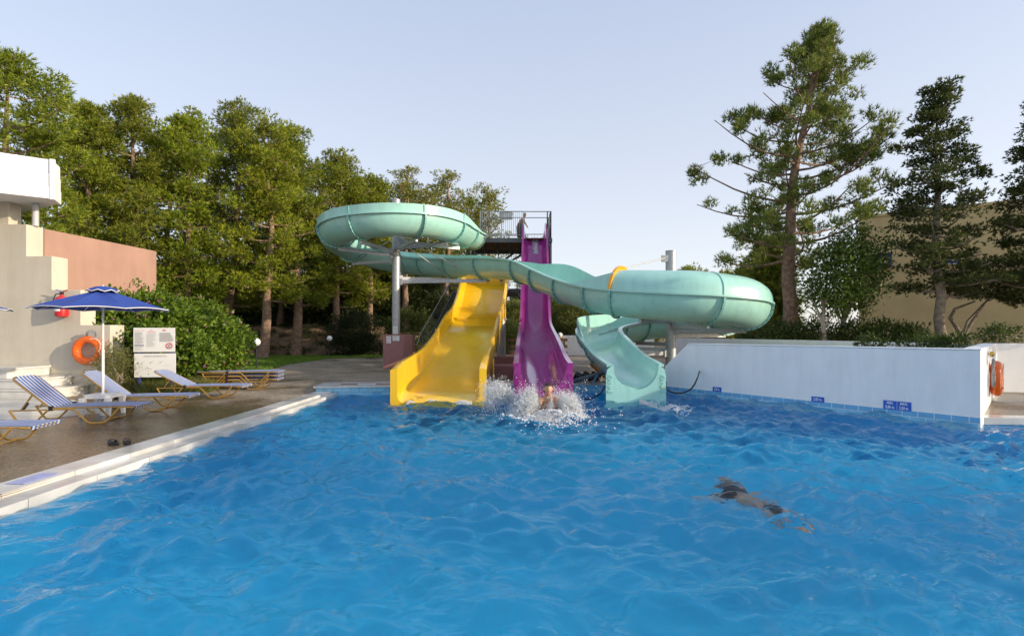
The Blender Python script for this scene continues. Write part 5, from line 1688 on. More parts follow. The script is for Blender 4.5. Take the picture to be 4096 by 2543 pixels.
pine('dark conifer cut by the right edge of the picture', (lp(4190, 21.5), 21.5, 0.1), top_z(330, 21.5), 0.19, cprof, 54, 62, start=0.22, ncl=7, nt=52, nb=6, blen=0.14, bwid=0.05,
     group='dark conifers on the right', c1=(0.055, 0.085, 0.028), c2=(0.13, 0.15, 0.04), rise=0.25, gap=.10, clr=(0.50, 0.50, 0.26), bark=BARKG, name='conifer_tree')
# unseen pines added right of the view to shade white wall and lower slides
for k, (x, y, h, r_) in enumerate(((17.6, 1.9, 7.6, 2.4), (18.0, 10.4, 9.6, 2.6))):
    pine(('nearer unseen pine added for shade out of frame right', 'farther unseen pine added for shade out of frame right')[k], (x, y, .1), h, .2, lambda t, r_=r_: (r_ * (1 - .6 * t ** 2),) * 2, 34, 70 + k, start=.2, ncl=7, nt=24, nb=5, blen=.3, bwid=.05, group='added shade pines beyond the right edge')
def broad_tree(label, base, h, tr, c, size, n, leaf, c1, c2, seed, bark=BARKP, lean=0.0, group=None):
    g = np.random.default_rng(seed)
    t = thing('broadleaf_tree', base, label, 'tree', group)
    b = Vector(base); e = Vector((base[0] + lean, base[1], base[2] + h))
    mb = MB().tube([b, b.lerp(e, .3) + Vector((.05, 0, 0)), b.lerp(e, .65) + Vector((-.06, 0, 0)), e], [tr * 1.2, tr, tr * .85, tr * .6], 10)
    mb.build('trunk', bark, t, smooth=True)
    br = MB()
    for k in range(9):
        a = g.random() * 6.28; f = .55 + .45 * g.random()
        p = b.lerp(e, f); q = p + Vector((math.cos(a) * size[0] * .6, math.sin(a) * size[1] * .6, size[2] * (.2 + .6 * g.random())))
        br.tube([p, p.lerp(q, .5) + Vector((0, 0, .12)), q], [tr * .5, tr * .3, .012], 6)
    br.build('branches', bark, t, smooth=True)['kind'] = 'stuff'
    nc = n // 40
    cc_, cd_ = blob_clusters(g, nc, size, .4)
    k = g.integers(0, nc, n)
    off = g.standard_normal((n, 3)) * .24
    C = np.array(c) + cc_[k] + off
    D = unit(cd_[k] * .5 + g.standard_normal((n, 3)) * .6 + np.array([0, 0, -.15]))
    me = leaves_mesh('crown', C, D, leaf, tint_cols(n, c1, c2, g), g, .5)
    finish('crown', me, LEAFB, t)['kind'] = 'stuff'
GR = ((0.055, 0.10, 0.018), (0.15, 0.21, 0.034))
broad_tree('leafy green tree with a slim pale trunk right of the tall pine', (lp(3297, 23), 23, .1), 3.2, .10, (lp(3345, 23), 23, 4.3), (1.25, 1.5, 2.0), 6500, .15, *GR, 81, group='pale-trunked leafy trees')
broad_tree('leafy green tree with a leaning pale trunk left of the ochre wall', (lp(3350, 23.4), 23.4, .1), 3.0, .12, (lp(3445, 23.4), 23.4, 4.6), (1.0, 1.3, 1.9), 4500, .15, *GR, 82, lean=.45, group='pale-trunked leafy trees')
# ochre building behind
ob = thing('ochre_building', (22, 31.5, 0), 'tall ochre building with blue window behind the right trees', 'building')
M_OCHRE = mat('ochre_render', (0.66, 0.51, 0.25), .9, var=.08, scale=.8, bump=.3, bscale=20)
A_, B_ = Vector((21.6, 31.9, 0)), Vector((27.7, 27.6, 0)); dd = (B_ - A_).normalized(); nn = Vector((-dd.y, dd.x, 0))
B2 = A_ + dd * 22
MB().prism([(p.x, p.y) for p in (A_, B2, B2 + nn * 10, A_ + nn * 10)], 0.05, 8.75).build('wall', M_OCHRE, ob)
MB().prism([(p.x, p.y) for p in (A_ - dd * .06 - nn * .06, B2 - nn * .06, B2 + nn * .2, A_ - dd * .06 + nn * .2)], 8.75, 8.92).build('parapet', M_OCHRE, ob, bevel=.01)
def bwin(px0, px1, py0, py1):
    k = ((px0 + px1) / 2 - 2048) / FPX
    u = (A_.x - k * A_.y) / (k * dd.y - dd.x)
    c = A_ + dd * u
    z1, z0 = EYE - (py0 - HOR) * c.y / FPX, EYE - (py1 - HOR) * c.y / FPX
    w_ = (px1 - px0) * c.y / FPX * 1.25
    rz = math.atan2(dd.y, dd.x)
    M = Matrix.Translation((c.x, c.y, (z0 + z1) / 2)) @ Matrix.Rotation(rz, 4, 'Z')
    h = z1 - z0
    f = MB()
    for (x, z, sx, sz) in ((-w_ / 2, 0, .12, h), (w_ / 2, 0, .12, h), (0, h / 2, w_ + .12, .12), (0, -h / 2, w_ + .12, .12)):
        f.box(0, (sx, .14, sz), M=M @ Matrix.Translation((x, -.03 - .002 * (sz < .2), z)))
    win = f.build('window', mat('blue_frame', (0.02, 0.04, 0.16), .5), ob)
    MB().box(0, (w_, .02, h), M=M @ Matrix.Translation((0, -.015, 0))).build('pane', mat('window_glass', (0.06, 0.06, 0.07), .05, spec=.9), win)
    MB().box(0, (w_ * .5, .03, h * .75), M=M @ Matrix.Translation((w_ * .1, -.03, 0))).build('curtain', mat('pale_blind', (0.55, 0.44, 0.27), .8), win)
    MB().box(0, (w_ + .3, .2, .05), M=M @ Matrix.Translation((0, -.06, -h / 2 - .09))).build('sill', M_WPAINT, win)
    MB().box(0, (w_ * .7, .05, h), M=M @ Matrix.Translation((-w_ * .95, -.05, 0))).build('shutter', mat('blue_frame', (0.02, 0.04, 0.16), .5), win)
bwin(3516, 3552, 1018, 1066)
bwin(3790, 3822, 1036, 1050)
# hedge and shrubs along the garden wall
DKG = ((0.035, 0.06, 0.016), (0.10, 0.135, 0.03))
hs = [(3080, 24.5, 1.5, 1.0), (3190, 24.0, 1.4, .95), (3300, 23.6, 1.5, 1.05), (3420, 23.0, 1.45, 1.05), (3530, 22.4, 1.4, .95), (3640, 21.8, 1.0, .85)]
names = ['first hedge shrub from the coiled slide behind the white garden wall', 'second hedge shrub from the coiled slide below the tall pine', 'third hedge shrub, under the slim pale trunks', 'fourth hedge shrub, at the left corner of the ochre wall', 'fifth hedge shrub, left of the dark conifer trunk', 'grey-green shrub just left of the dark conifer trunk']
for k, (px, d, rx, rzz) in enumerate(hs):
    shrub('hedge_shrub', names[k], (lp(px, d), d, 1.25), (rx, .9, rzz), 3600, .13, *DKG, 100 + k, group='hedge behind the garden wall')
for k, (px, d, lab) in enumerate(((3550, 15.6, 'small feathery shrub poking above the white wall'), (3745, 15.0, 'small leafy plant above the white wall, left of its end'), (3900, 14.2, 'leafy plant above the white wall at its right end'), (4060, 15.5, 'leafy shrub behind the rear wall at the right edge'))):
    shrub('garden_shrub', lab, (lp(px, d), d + .6, 1.38 + (.25 if k == 3 else 0)), (.55, .4, .32), 900, .09, (0.03, 0.055, 0.012), (0.09, 0.13, 0.03), 120 + k, stems=3, group='plants behind the white wall')
# flat-topped spreading bush with crooked stems in front of the ochre wall
sb = shrub('spreading_bush', 'flat-topped dark bush on crooked stems before the ochre wall', (lp(3960, 23.5), 23.5, 4.0), (2.9, 1.2, .72), 8000, .13, (0.040, 0.048, 0.016), (0.09, 0.10, 0.026), 130, stems=0)
for (pts_, r0) in (([(3850, 1345), (3800, 1270), (3820, 1235), (3900, 1205)], .09), ([(3850, 1345), (3900, 1270), (3935, 1215)], .08), ([(3850, 1345), (3870, 1285), (3960, 1190)], .06)):
    MB().tube([P(a, b, 23.3) for a, b in pts_], [r0, r0 * .9, r0 * .7, r0 * .4][:len(pts_)], 7).build('stem', BARKG, sb, smooth=True)
g = np.random.default_rng(9)
# bushes and tamarisks behind the slides, far middle
mid = [(2080, 47, 1.5, 1.9, 'rounded grey-green bush seen right of the yellow slide'), (2150, 52, 2.2, 2.7, 'taller bush hidden behind the purple slide'), (2290, 50, 2.3, 2.4, 'feathery tamarisk bush right of the purple slide'), (2370, 48, 2.2, 2.2, 'yellow-green bush below the middle run of teal slide'), (2470, 50, 2.3, 2.3, 'feathery bush behind the lower coil mouth'), (2570, 52, 2.4, 2.2, 'low bush behind the lower coil, left of its column'), (2020, 40, .9, .9, 'small light green bush behind the timber fence')]
for k, (px, d, rx, rzz, lab) in enumerate(mid):
    shrub('garden_bush', lab, (lp(px, d), d, .3 + rzz * 1.15), (rx * 1.35, 1.6, rzz * 1.25), 5200, .26, (0.13, 0.16, 0.035), (0.30, 0.31, 0.08), 140 + k, needle=True, group='bushes behind the slides')
for k, (px, ty, d, hw, lab) in enumerate(((2250, 1170, 62, 110, 'low far pine right of the tower foot'), (2400, 1205, 66, 110, 'low far pine below the teal run'), (2540, 1230, 64, 90, 'low far pine behind the tube mouth'), (2745, 1075, 60, 85, 'far rounded pine top right of the shorter column'), (2880, 1100, 58, 70, 'far pine above the covered tube'), (3035, 1060, 40, 105, 'yellow-green pine right behind the tube end'), (3085, 960, 34, 90, 'dim pine just left of the tall pine trunk'), (1880, 1130, 50, 110, 'dim pine seen through the tower frame'))):
    zb = .1
    r_ = hw * d / FPX
    pine(lab, (lp(px, d), d, zb), top_z(ty, d) - zb, .2, lambda t, r_=r_: (r_ * (1.05 - .55 * t ** 2),) * 2, 30, 160 + k, start=.06, ncl=8, nt=26, nb=6, blen=.34, bwid=.09, group='far pines', c1=(0.15, 0.20, 0.025), c2=(0.34, 0.36, 0.05), clr=(.8, .8, .55))
# dark understorey between the left trunks
und = [(700, 38), (830, 40), (960, 41), (1100, 43), (1230, 42), (1400, 40.5), (1530, 41), (1680, 42), (1800, 40), (560, 40), (420, 38), (1900, 44)]
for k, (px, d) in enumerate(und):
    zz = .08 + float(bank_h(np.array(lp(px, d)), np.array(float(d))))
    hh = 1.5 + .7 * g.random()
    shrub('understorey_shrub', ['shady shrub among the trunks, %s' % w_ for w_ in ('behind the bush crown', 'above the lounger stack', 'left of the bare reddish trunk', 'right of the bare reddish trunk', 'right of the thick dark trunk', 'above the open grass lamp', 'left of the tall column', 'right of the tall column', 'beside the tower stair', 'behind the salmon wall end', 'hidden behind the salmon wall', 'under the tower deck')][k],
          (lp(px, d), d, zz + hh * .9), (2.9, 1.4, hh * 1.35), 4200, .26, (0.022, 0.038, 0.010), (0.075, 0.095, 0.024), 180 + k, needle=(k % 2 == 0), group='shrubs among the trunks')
shrub('dark_conical_shrub', 'dense dark feathery shrub on the bank behind the open grass lamp', (lp(1415, 33.8), 33.8, 1.55), (1.7, 1.2, 1.6), 5000, .20, (0.022, 0.036, 0.012), (0.05, 0.068, 0.020), 200, needle=True)
shrub('bank_shrub', 'sunlit olive shrub on the bank left of the tower stair', (lp(1640, 35.5), 35.5, 1.9), (1.5, 1.1, 1.6), 3800, .18, (0.07, 0.10, 0.018), (0.15, 0.17, 0.035), 201)
# distant pale house through the trunks
fb = thing('far_house', (lp(720, 60), 60, 0), 'pale pink house glimpsed between the pine trunks', 'house')
for k, (px, py0, py1, wpx) in enumerate(((745, 1065, 1240, 150), (860, 1090, 1250, 110), (640, 1095, 1240, 120))):
    d = 60 + k * .6
    z1 = top_z(py0, d)
    MB().box((lp(px, d), d + 3, (z1) / 2), (wpx * d / FPX, 6, z1)).build('wall', mat('pale_pink_render', (0.46, 0.33, 0.25), .9, var=.05, scale=1), fb)
    MB().box((lp(px, d), d - .03, z1 - 1.5), (wpx * d / FPX * .45, .06, 1.3)).build('window', mat('far_glass', (0.05, 0.05, 0.05), .2), fb)
    MB().box((lp(px, d), d + 2.9, z1 + .1), (wpx * d / FPX + .5, 6.5, .2)).build('roof_slab', mat('pale_pink_render', (0.46, 0.33, 0.25), .9), fb)

# the wood beyond, one dark mass low between the trunks
g = np.random.default_rng(555)
n = 26000
x_ = g.uniform(-62, 8, n); y_ = g.uniform(54, 60, n)
top_ = 5.6 + 1.5 * np.sin(x_ * .35) + .9 * np.sin(x_ * .9 + 1) + .5 * np.sin(x_ * 2.3) - 2.6 * np.clip((x_ + 6) / 10, 0, 1)
z_ = .2 + (top_) * g.random(n) ** .8 + 1.6 * np.clip(-x_ / 8, 0, 1)
C = np.stack([x_, y_, z_], 1)
me = leaves_mesh('far_wood', C, unit(g.standard_normal((n, 3))), .75, tint_cols(n, (0.02, 0.035, 0.010), (0.07, 0.095, 0.02), g), g, .8)
o = finish('far_wood', me, LEAFB); tag(o, 'dark wood seen low between the pine trunks', 'wood', kind='stuff')

# ------------------------------------------------------------------ the flowering bush and plants at the left
def lantana():
    g = np.random.default_rng(300)
    t = thing('flowering_bush', (-10.3, 16.5, .1), 'large leafy bush with pink flower heads behind the rules board', 'bush')
    lob = [((-10.9, 15.3, 1.45), (1.5, 1.2, 1.6)), ((-10.5, 16.6, 1.4), (1.6, 1.4, 1.5)), ((-11.0, 18.0, 1.4), (1.55, 1.3, 1.15)), ((-11.35, 19.6, 1.35), (1.35, 1.2, .85)), ((-9.75, 14.7, .95), (1.15, .9, 1.0)), ((-11.9, 16.2, 1.8), (1.0, 1.4, 1.45)), ((-9.75, 16.6, .8), (.95, 1.1, .9))]
    C, D, F, FD = [], [], [], []
    for c, s in lob:
        n = int(4300 * s[0] * s[2])
        nc = max(60, n // 26)
        cc_, cd_ = blob_clusters(g, nc, s, .62)
        k = g.integers(0, nc, n)
        off = g.standard_normal((n, 3)) * .11
        C.append(np.array(c) + cc_[k] + off)
        D.append(unit(cd_[k] * .6 + g.standard_normal((n, 3)) * .55 + np.array([.1, -.1, .1])))
        m_ = int(26 * s[0] * s[2])
        fc, fd = blob_clusters(g, m_, s, .97)
        F.append(np.array(c) + fc * 1.06); FD.append(fd)
    C = np.concatenate(C); D = np.concatenate(D); C[:, 2] = np.maximum(C[:, 2], .14 + .1 * g.random(len(C)))
    me = leaves_mesh('foliage', C, D, .13, tint_cols(len(C), (0.065, 0.13, 0.014), (0.20, 0.28, 0.03), g), g, .62)
    finish('foliage', me, LEAFB, t)['kind'] = 'stuff'
    F = np.concatenate(F); FD = np.concatenate(FD)
    ok = F[:, 2] > .3; F, FD = F[ok], FD[ok]
    # flower heads: domes of small florets
    n = 9
    FC = (F[:, None, :] + g.standard_normal((len(F), n, 3)) * .022).reshape(-1, 3)
    FDD = np.repeat(FD, n, 0) + g.standard_normal((len(FC), 3)) * .6
    me = leaves_mesh('flower_heads', FC, FDD, .042, tint_cols(len(FC), (0.42, 0.15, 0.25), (0.60, 0.34, 0.38), g, .1), g, .9)
    finish('flower_heads', me, LEAFB, t)['kind'] = 'stuff'
    for k in range(8):
        c, s = lob[k % len(lob)]
        MB().tube([(c[0] + g.normal(0, .3), c[1], .05), (c[0] + g.normal(0, .4), c[1], c[2] * .6), (c[0] + g.normal(0, .6), c[1] - .3, c[2] + s[2] * .5)], [.035, .025, .01], 6).build('stem', BARKG, t, smooth=True)
lantana()
shrub('feathery_shrub', 'pale olive feathery shrub at the end of the cream wall', (-10.35, 13.35, .75), (.42, .35, .62), 2200, .07, (0.15, 0.165, 0.05), (0.27, 0.26, 0.10), 320, stems=5, needle=True)
g = np.random.default_rng(321)
n = 1500
C = np.stack([g.uniform(-10.3, -8.3, n), 13.9 + g.normal(0, .28, n), np.full(n, .11)], 1)
D = unit(np.array([0, 0, 1.0]) + g.normal(0, .45, (n, 3)))
me = blades_mesh('tall_grass', C, D, 5, .42, .014, .35, tint_cols(n, (0.10, 0.14, 0.025), (0.25, 0.24, 0.07), g), g)
o = finish('tall_grass', me, LEAFB); tag(o, 'long dry grass growing round the rules board posts', 'grass', kind='stuff')
struct(poly_sheet('planting_bed', [(-12.4, 13.72), (-8.4, 13.75), (-8.6, 15.9), (-9.6, 17.5), (-10.4, 21.6), (-11.6, 21.7), (-12.4, 18)], [], .1245, M_SOIL))
# overhead wires
for k in range(3):
    pts = [P(1500 + 0 * k, 1200, 120)]
    a, b = P(2000, 1158 + 12 * k, 130), P(4300, 1030 + 14 * k, 100)
    q = [a.lerp(b, s) + Vector((0, 0, -1.2 * math.sin(math.pi * s))) for s in np.linspace(0, 1, 14)]
    o = MB().tube(q, .022, 4).build('overhead_wire', mat('wire', (0.12, 0.12, 0.13), .6))
    tag(o, ('top', 'middle', 'lowest')[k] + ' of three overhead wires crossing the sky behind the shorter column', 'wire', 'overhead wires')
# ------------------------------------------------------------------ people
M_SKIN = mat('tanned_skin', (0.52, 0.29, 0.18), 0.45, var=0.08, scale=14)
M_HAIR = mat('dark_hair', (0.025, 0.016, 0.011), 0.5, var=0.2, scale=40)
def skin_mesh(V, E, root, sub=2):
    """V: name -> (position, radius); grown into one continuous body"""
    names = list(V)
    me = bpy.data.meshes.new('skel')
    me.from_pydata([tuple(V[n][0]) for n in names], [(names.index(a), names.index(b)) for a, b in E], [])
    o = bpy.data.objects.new('skel', me); COL.objects.link(o)
    o.modifiers.new('skin', 'SKIN')
    if not me.skin_vertices:
        bpy.context.view_layer.update()
    lay = me.skin_vertices[0] if len(me.skin_vertices) else None
    for i, n in enumerate(names):
        r = V[n][1]
        lay.data[i].radius = (r, r) if not isinstance(r, tuple) else r
        lay.data[i].use_root = (n == root)
    sb_ = o.modifiers.new('sub', 'SUBSURF'); sb_.levels = sub; sb_.render_levels = sub
    dg = bpy.context.evaluated_depsgraph_get(); dg.update()
    out = bpy.data.meshes.new_from_object(o.evaluated_get(dg))
    bpy.data.objects.remove(o)
    return out
def head_mesh(c, M, s=1.0):
    """head with brow, sockets, nose, lips, chin and ears; faces -Y before M"""
    mb = MB(); n, m = 32, 24
    rings = []
    for i in range(m + 1):
        a = -math.pi / 2 + math.pi * i / m
        ring = []
        for j in range(n):
            b = 2 * math.pi * j / n
            x, y, z = math.cos(a) * math.cos(b), math.cos(a) * math.sin(b), math.sin(a)
            X, Y, Z = x * .078, y * .098, z * .118
            if z < 0:
                X *= 1 - .34 * (-z) ** 1.3; Y = Y * (1 - .30 * (-z)) - (.012 * -z if y < 0 else 0)
            if y < 0:
                fx_, fz = X / .078, Z / .118
                Y -= .026 * math.exp(-(fx_ / .16) ** 2 - ((fz + .12) / .20) ** 2)       # nose
                Y -= .010 * math.exp(-(fx_ / .30) ** 2 - ((fz + .52) / .07) ** 2)       # lips
                Y -= .012 * math.exp(-(fx_ / .26) ** 2 - ((fz + .86) / .12) ** 2)       # chin
                for sx in (-.42, .42):
                    Y += .014 * math.exp(-((fx_ - sx) / .18) ** 2 - ((fz - .06) / .13) ** 2)   # sockets
                Y -= .006 * math.exp(-(fx_ / .6) ** 2 - ((fz - .24) / .08) ** 2)        # brow
            ring.append(M @ (Vector((X, Y, Z)) * s) + Vector(c))
        rings.append(ring)
    mb.loft(rings)
    for sx in (-1, 1):
        mb.sphere((0, 0, 0), 1, 8, 6)
        k = len(mb.v) - 8 * 7
        for q in range(k, len(mb.v)):
            v = Vector(mb.v[q])
            mb.v[q] = tuple(M @ (Vector((sx * .078 + v.x * .010, .008 + v.y * .020, -.005 + v.z * .032)) * s) + Vector(c))
    return mb
def hair_mesh(c, M, s=1.0, low=-.05, bun=None):
    mb = MB(); n, m = 28, 12
    rings = []
    for i in range(m + 1):
        a = math.pi / 2 - (math.pi / 2 + .55) * i / m
        ring = []
        for j in range(n):
            b = 2 * math.pi * j / n
            x, y, z = math.cos(a) * math.cos(b), math.cos(a) * math.sin(b), math.sin(a)
            f = 1.07 + .02 * math.sin(7 * b + 3 * a)
            Y, Z = y * .098 * f + .006, z * .118 * f
            # hairline: pulled up over the face
            if y < .15:
                lim = .052 if y < -.2 else .052 - (y + .2) / .35 * .07
                Z = max(Z, lim)
            ring.append(M @ (Vector((x * .080 * f, Y, Z)) * s) + Vector(c))
        rings.append(ring)
    mb.loft(rings)
    if bun:
        mb.sphere(M @ (Vector(bun) * s) + Vector(c), .04 * s, 12, 8)
    return mb
def join_meshes(parts):
    bm = bmesh.new()
    for me in parts:
        bm.from_mesh(me)
    out = bpy.data.meshes.new('body'); bm.to_mesh(out); bm.free()
    return out
def hand(V, E, wrist, pre, d, side, up, s=1.0):
    """palm, four fingers of unequal length and a thumb from the side of the palm"""
    d, side, up = Vector(d).normalized(), Vector(side).normalized(), Vector(up).normalized()
    w_ = Vector(V[wrist][0])
    V[pre + 'palm'] = (w_ + d * .055 * s, .024 * s); E.append((wrist, pre + 'palm'))
    for k, (o, L) in enumerate(((-.030, .060), (-.010, .072), (.010, .068), (.028, .052))):
        b = w_ + d * .085 * s + side * o * s
        V[pre + 'f%da' % k] = (b, .0095 * s); E.append((pre + 'palm', pre + 'f%da' % k))
        V[pre + 'f%db' % k] = (b + d * L * .55 * s - up * .010 * s, .0085 * s); E.append((pre + 'f%da' % k, pre + 'f%db' % k))
        V[pre + 'f%dc' % k] = (b + d * L * .85 * s - up * .034 * s, .0075 * s); E.append((pre + 'f%db' % k, pre + 'f%dc' % k))
    b = w_ + d * .035 * s - side * .036 * s
    V[pre + 'ta'] = (b, .011 * s); E.append((pre + 'palm', pre + 'ta'))
    V[pre + 'tb'] = (b + (d * .6 - side * .7).normalized() * .045 * s - up * .012 * s, .009 * s); E.append((pre + 'ta', pre + 'tb'))
def person(label, V, E, root, hc, HM, hs, hair_kw=None, group=None, eyes=True):
    base = Vector(V[root][0])
    t = thing('person', (base.x, base.y, min(v[0][2] for v in V.values())), label, 'person', group)
    sk = skin_mesh(V, E, root)
    hd = head_mesh(hc, HM, hs).mesh('head')
    body = finish('body', join_meshes([sk, hd]), M_SKIN, t, smooth=True, angle=180)
    hr = hair_mesh(hc, HM, hs, **(hair_kw or {})).build('hair', M_HAIR, t, smooth=True, angle=180)
    for sx in (-1, 1):
        MB().sphere(Vector(hc) + HM @ (Vector((sx * .033, -.073, .008)) * hs), .010 * hs, 8, 6).build('eye', mat('eye_dark', (0.02, 0.015, 0.01), .2), t, smooth=True)
    return t
# --- man hitting the water at the foot of the purple slide, arms crossed on his chest
mx_, my_ = 0.775, 10.95
def mm(x, y, z): return Vector((mx_ + x, my_ + y, z))
V = {'pel': (mm(0, .30, -.22), .145), 'bel': (mm(0, .20, .02), .14), 'che': (mm(0, .10, .24), (.165, .135)), 'nek0': (mm(0, .06, .40), .075), 'nek': (mm(0, .03, .455), .056), 'hd': (mm(0, 0, .54), .055),
     'shL': (mm(-.165, .07, .335), .072), 'elL': (mm(-.205, -.07, .105), .05), 'foL': (mm(-.06, -.17, .12), .043), 'wrL': (mm(.10, -.165, .175), .031),
     'shR': (mm(.165, .07, .335), .072), 'elR': (mm(.205, -.09, .09), .05), 'foR': (mm(.05, -.215, .085), .043), 'wrR': (mm(-.11, -.20, .125), .031),
     'hipL': (mm(-.09, .1, -.25), .10), 'knL': (mm(-.10, -.35, -.16), .065), 'anL': (mm(-.10, -.72, -.25), .045),
     'hipR': (mm(.09, .1, -.25), .10), 'knR': (mm(.10, -.35, -.16), .065), 'anR': (mm(.10, -.72, -.25), .045)}
E = [('pel', 'bel'), ('bel', 'che'), ('che', 'nek0'), ('nek0', 'nek'), ('nek', 'hd'), ('che', 'shL'), ('shL', 'elL'), ('elL', 'foL'), ('foL', 'wrL'), ('che', 'shR'), ('shR', 'elR'), ('elR', 'foR'), ('foR', 'wrR'),
     ('pel', 'hipL'), ('hipL', 'knL'), ('knL', 'anL'), ('pel', 'hipR'), ('hipR', 'knR'), ('knR', 'anR')]
hand(V, E, 'wrL', 'l', (.8, .25, .35), (0, .2, 1), (0, -1, 0))
hand(V, E, 'wrR', 'r', (-.8, .25, .30), (0, .2, 1), (0, -1, 0))
man = person('man plunging into the pool with crossed arms amid white spray', V, E, 'pel', mm(0, -.005, .555), Matrix.Rotation(R(3), 3, 'Y') @ Matrix.Rotation(R(-8), 3, 'X'), 1.16)
# --- person on the tower deck leaning over the top of the purple slide
wx, wy, wz = 0.50, 28.95, 6.94
def ww(x, y, z): return Vector((wx + x, wy + y, wz + z))
V = {'pel': (ww(-.05, 0, .80), .135), 'bel': (ww(-.02, -.02, .94), .12), 'che': (ww(.07, -.05, 1.10), (.14, .12)), 'nek0': (ww(.15, -.07, 1.20), .055), 'nek': (ww(.18, -.08, 1.24), .045), 'hd': (ww(.20, -.09, 1.29), .045),
     'shL': (ww(.06, -.20, 1.14), .05), 'elL': (ww(.18, -.28, .92), .037), 'wrL': (ww(.30, -.26, .74), .027), 'shR': (ww(.16, .09, 1.12), .05), 'elR': (ww(.27, .10, .92), .037), 'wrR': (ww(.36, .02, .75), .027),
     'hipL': (ww(-.07, -.08, .74), .10), 'knL': (ww(.0, -.08, .42), .06), 'anL': (ww(-.04, -.07, .07), .038), 'toL': (ww(.04, -.17, .03), .03),
     'hipR': (ww(-.05, .08, .74), .10), 'knR': (ww(.02, .09, .42), .06), 'anR': (ww(-.03, .10, .07), .038), 'toR': (ww(.07, .02, .03), .03)}
E = [('pel', 'bel'), ('bel', 'che'), ('che', 'nek0'), ('nek0', 'nek'), ('nek', 'hd'), ('che', 'shL'), ('shL', 'elL'), ('elL', 'wrL'), ('che', 'shR'), ('shR', 'elR'), ('elR', 'wrR'),
     ('pel', 'hipL'), ('hipL', 'knL'), ('knL', 'anL'), ('anL', 'toL'), ('pel', 'hipR'), ('hipR', 'knR'), ('knR', 'anR'), ('anR', 'toR')]
hand(V, E, 'wrL', 'l', (.5, 0, -.8), (0, 1, 0), (1, 0, 0))
hand(V, E, 'wrR', 'r', (.5, 0, -.8), (0, -1, 0), (1, 0, 0))
wm = person('person in a long patterned dark dress leaning over the purple slide top', V, E, 'pel', ww(.225, -.10, 1.335), Matrix.Rotation(R(38), 3, 'Z') @ Matrix.Rotation(R(18), 3, 'X'), .95, dict(bun=(0, .03, .125)))
M_DRESS = mat('patterned_dress', (0.045, 0.035, 0.045), .8, scale=22, col2=(0.20, 0.15, 0.14), detail=3)
rings = []
for f, (cx_, cz, rx, ry) in enumerate(((.075, 1.13, .155, .14), (.03, 1.0, .15, .135), (-.03, .88, .165, .15), (-.06, .74, .20, .19), (-.05, .50, .20, .20), (-.04, .28, .19, .21), (-.03, .13, .175, .20))):
    rings.append([ww(cx_ + rx * math.cos(a) * (1 + .04 * math.sin(7 * a) * (f > 3)), -.03 + ry * math.sin(a) * (1 + .04 * math.cos(6 * a) * (f > 3)), cz + .02 * math.cos(a)) for a in np.linspace(0, 2 * math.pi, 28, endpoint=False)])
MB().loft(rings, caps=False).build('dress', M_DRESS, wm, smooth=True, angle=180)
# --- swimmer under water
def ss(px, py, z):
    s0 = G(px, py, 0.0)
    k = 1 + abs(z) * 1.02 / s0.y
    return Vector((s0.x * k, s0.y * k, z))
V = {'pel': (ss(2925, 1962, -0.42), .125), 'bel': (ss(2958, 1976, -0.40), .115), 'che': (ss(3000, 1992, -0.38), (.15, .11)), 'nek0': (ss(3036, 2000, -0.37), .06), 'nek': (ss(3052, 2004, -0.36), .05), 'hd': (ss(3068, 2008, -0.35), .05),
     'shL': (ss(3025, 2028, -0.40), .055), 'elL': (ss(3080, 2052, -0.42), .04), 'wrL': (ss(3125, 2064, -0.38), .028),
     'shR': (ss(3022, 1968, -0.40), .055), 'elR': (ss(3090, 1988, -0.36), .04), 'wrR': (ss(3125, 2018, -0.33), .028),
     'hipL': (ss(2905, 1972, -0.44), .095), 'knL': (ss(2840, 1974, -0.40), .062), 'anL': (ss(2775, 1976, -0.36), .04), 'toL': (ss(2745, 1980, -0.34), .03),
     'hipR': (ss(2922, 1945, -0.44), .095), 'knR': (ss(2925, 1915, -0.42), .062), 'anR': (ss(2880, 1900, -0.38), .04), 'toR': (ss(2850, 1897, -0.36), .03)}
E = [('pel', 'bel'), ('bel', 'che'), ('che', 'nek0'), ('nek0', 'nek'), ('nek', 'hd'), ('che', 'shL'), ('shL', 'elL'), ('elL', 'wrL'), ('che', 'shR'), ('shR', 'elR'), ('elR', 'wrR'),
     ('pel', 'hipL'), ('hipL', 'knL'), ('knL', 'anL'), ('anL', 'toL'), ('pel', 'hipR'), ('hipR', 'knR'), ('knR', 'anR'), ('anR', 'toR')]
hand(V, E, 'wrL', 'l', (.8, -.4, .0), (.4, .8, 0), (0, 0, 1))
hand(V, E, 'wrR', 'r', (.6, -.7, .0), (.7, .6, 0), (0, 0, 1))
hc = ss(3088, 2014, -.33)
sw_ = person('swimmer gliding under the surface in dark swim shorts', V, E, 'pel', hc, Matrix.Rotation(R(70), 3, 'Z') @ Matrix.Rotation(R(60), 3, 'X'), 1.0)
a, b = Vector(V['bel'][0]), Vector(V['pel'][0])
mb = MB()
mb.tube([a.lerp(b, .55), b, Vector(V['hipL'][0]).lerp(b, .3), Vector(V['hipL'][0]).lerp(Vector(V['knL'][0]), .45)], [.135, .15, .135, .105], 16)
mb.build('shorts', mat('black_shorts', (0.012, 0.011, 0.015), .7), sw_, smooth=True)
mb = MB().tube([b, Vector(V['hipR'][0]), Vector(V['hipR'][0]).lerp(Vector(V['knR'][0]), .45)], [.14, .125, .105], 16)
mb.build('shorts', mat('black_shorts', (0.012, 0.011, 0.015), .7), sw_, smooth=True)

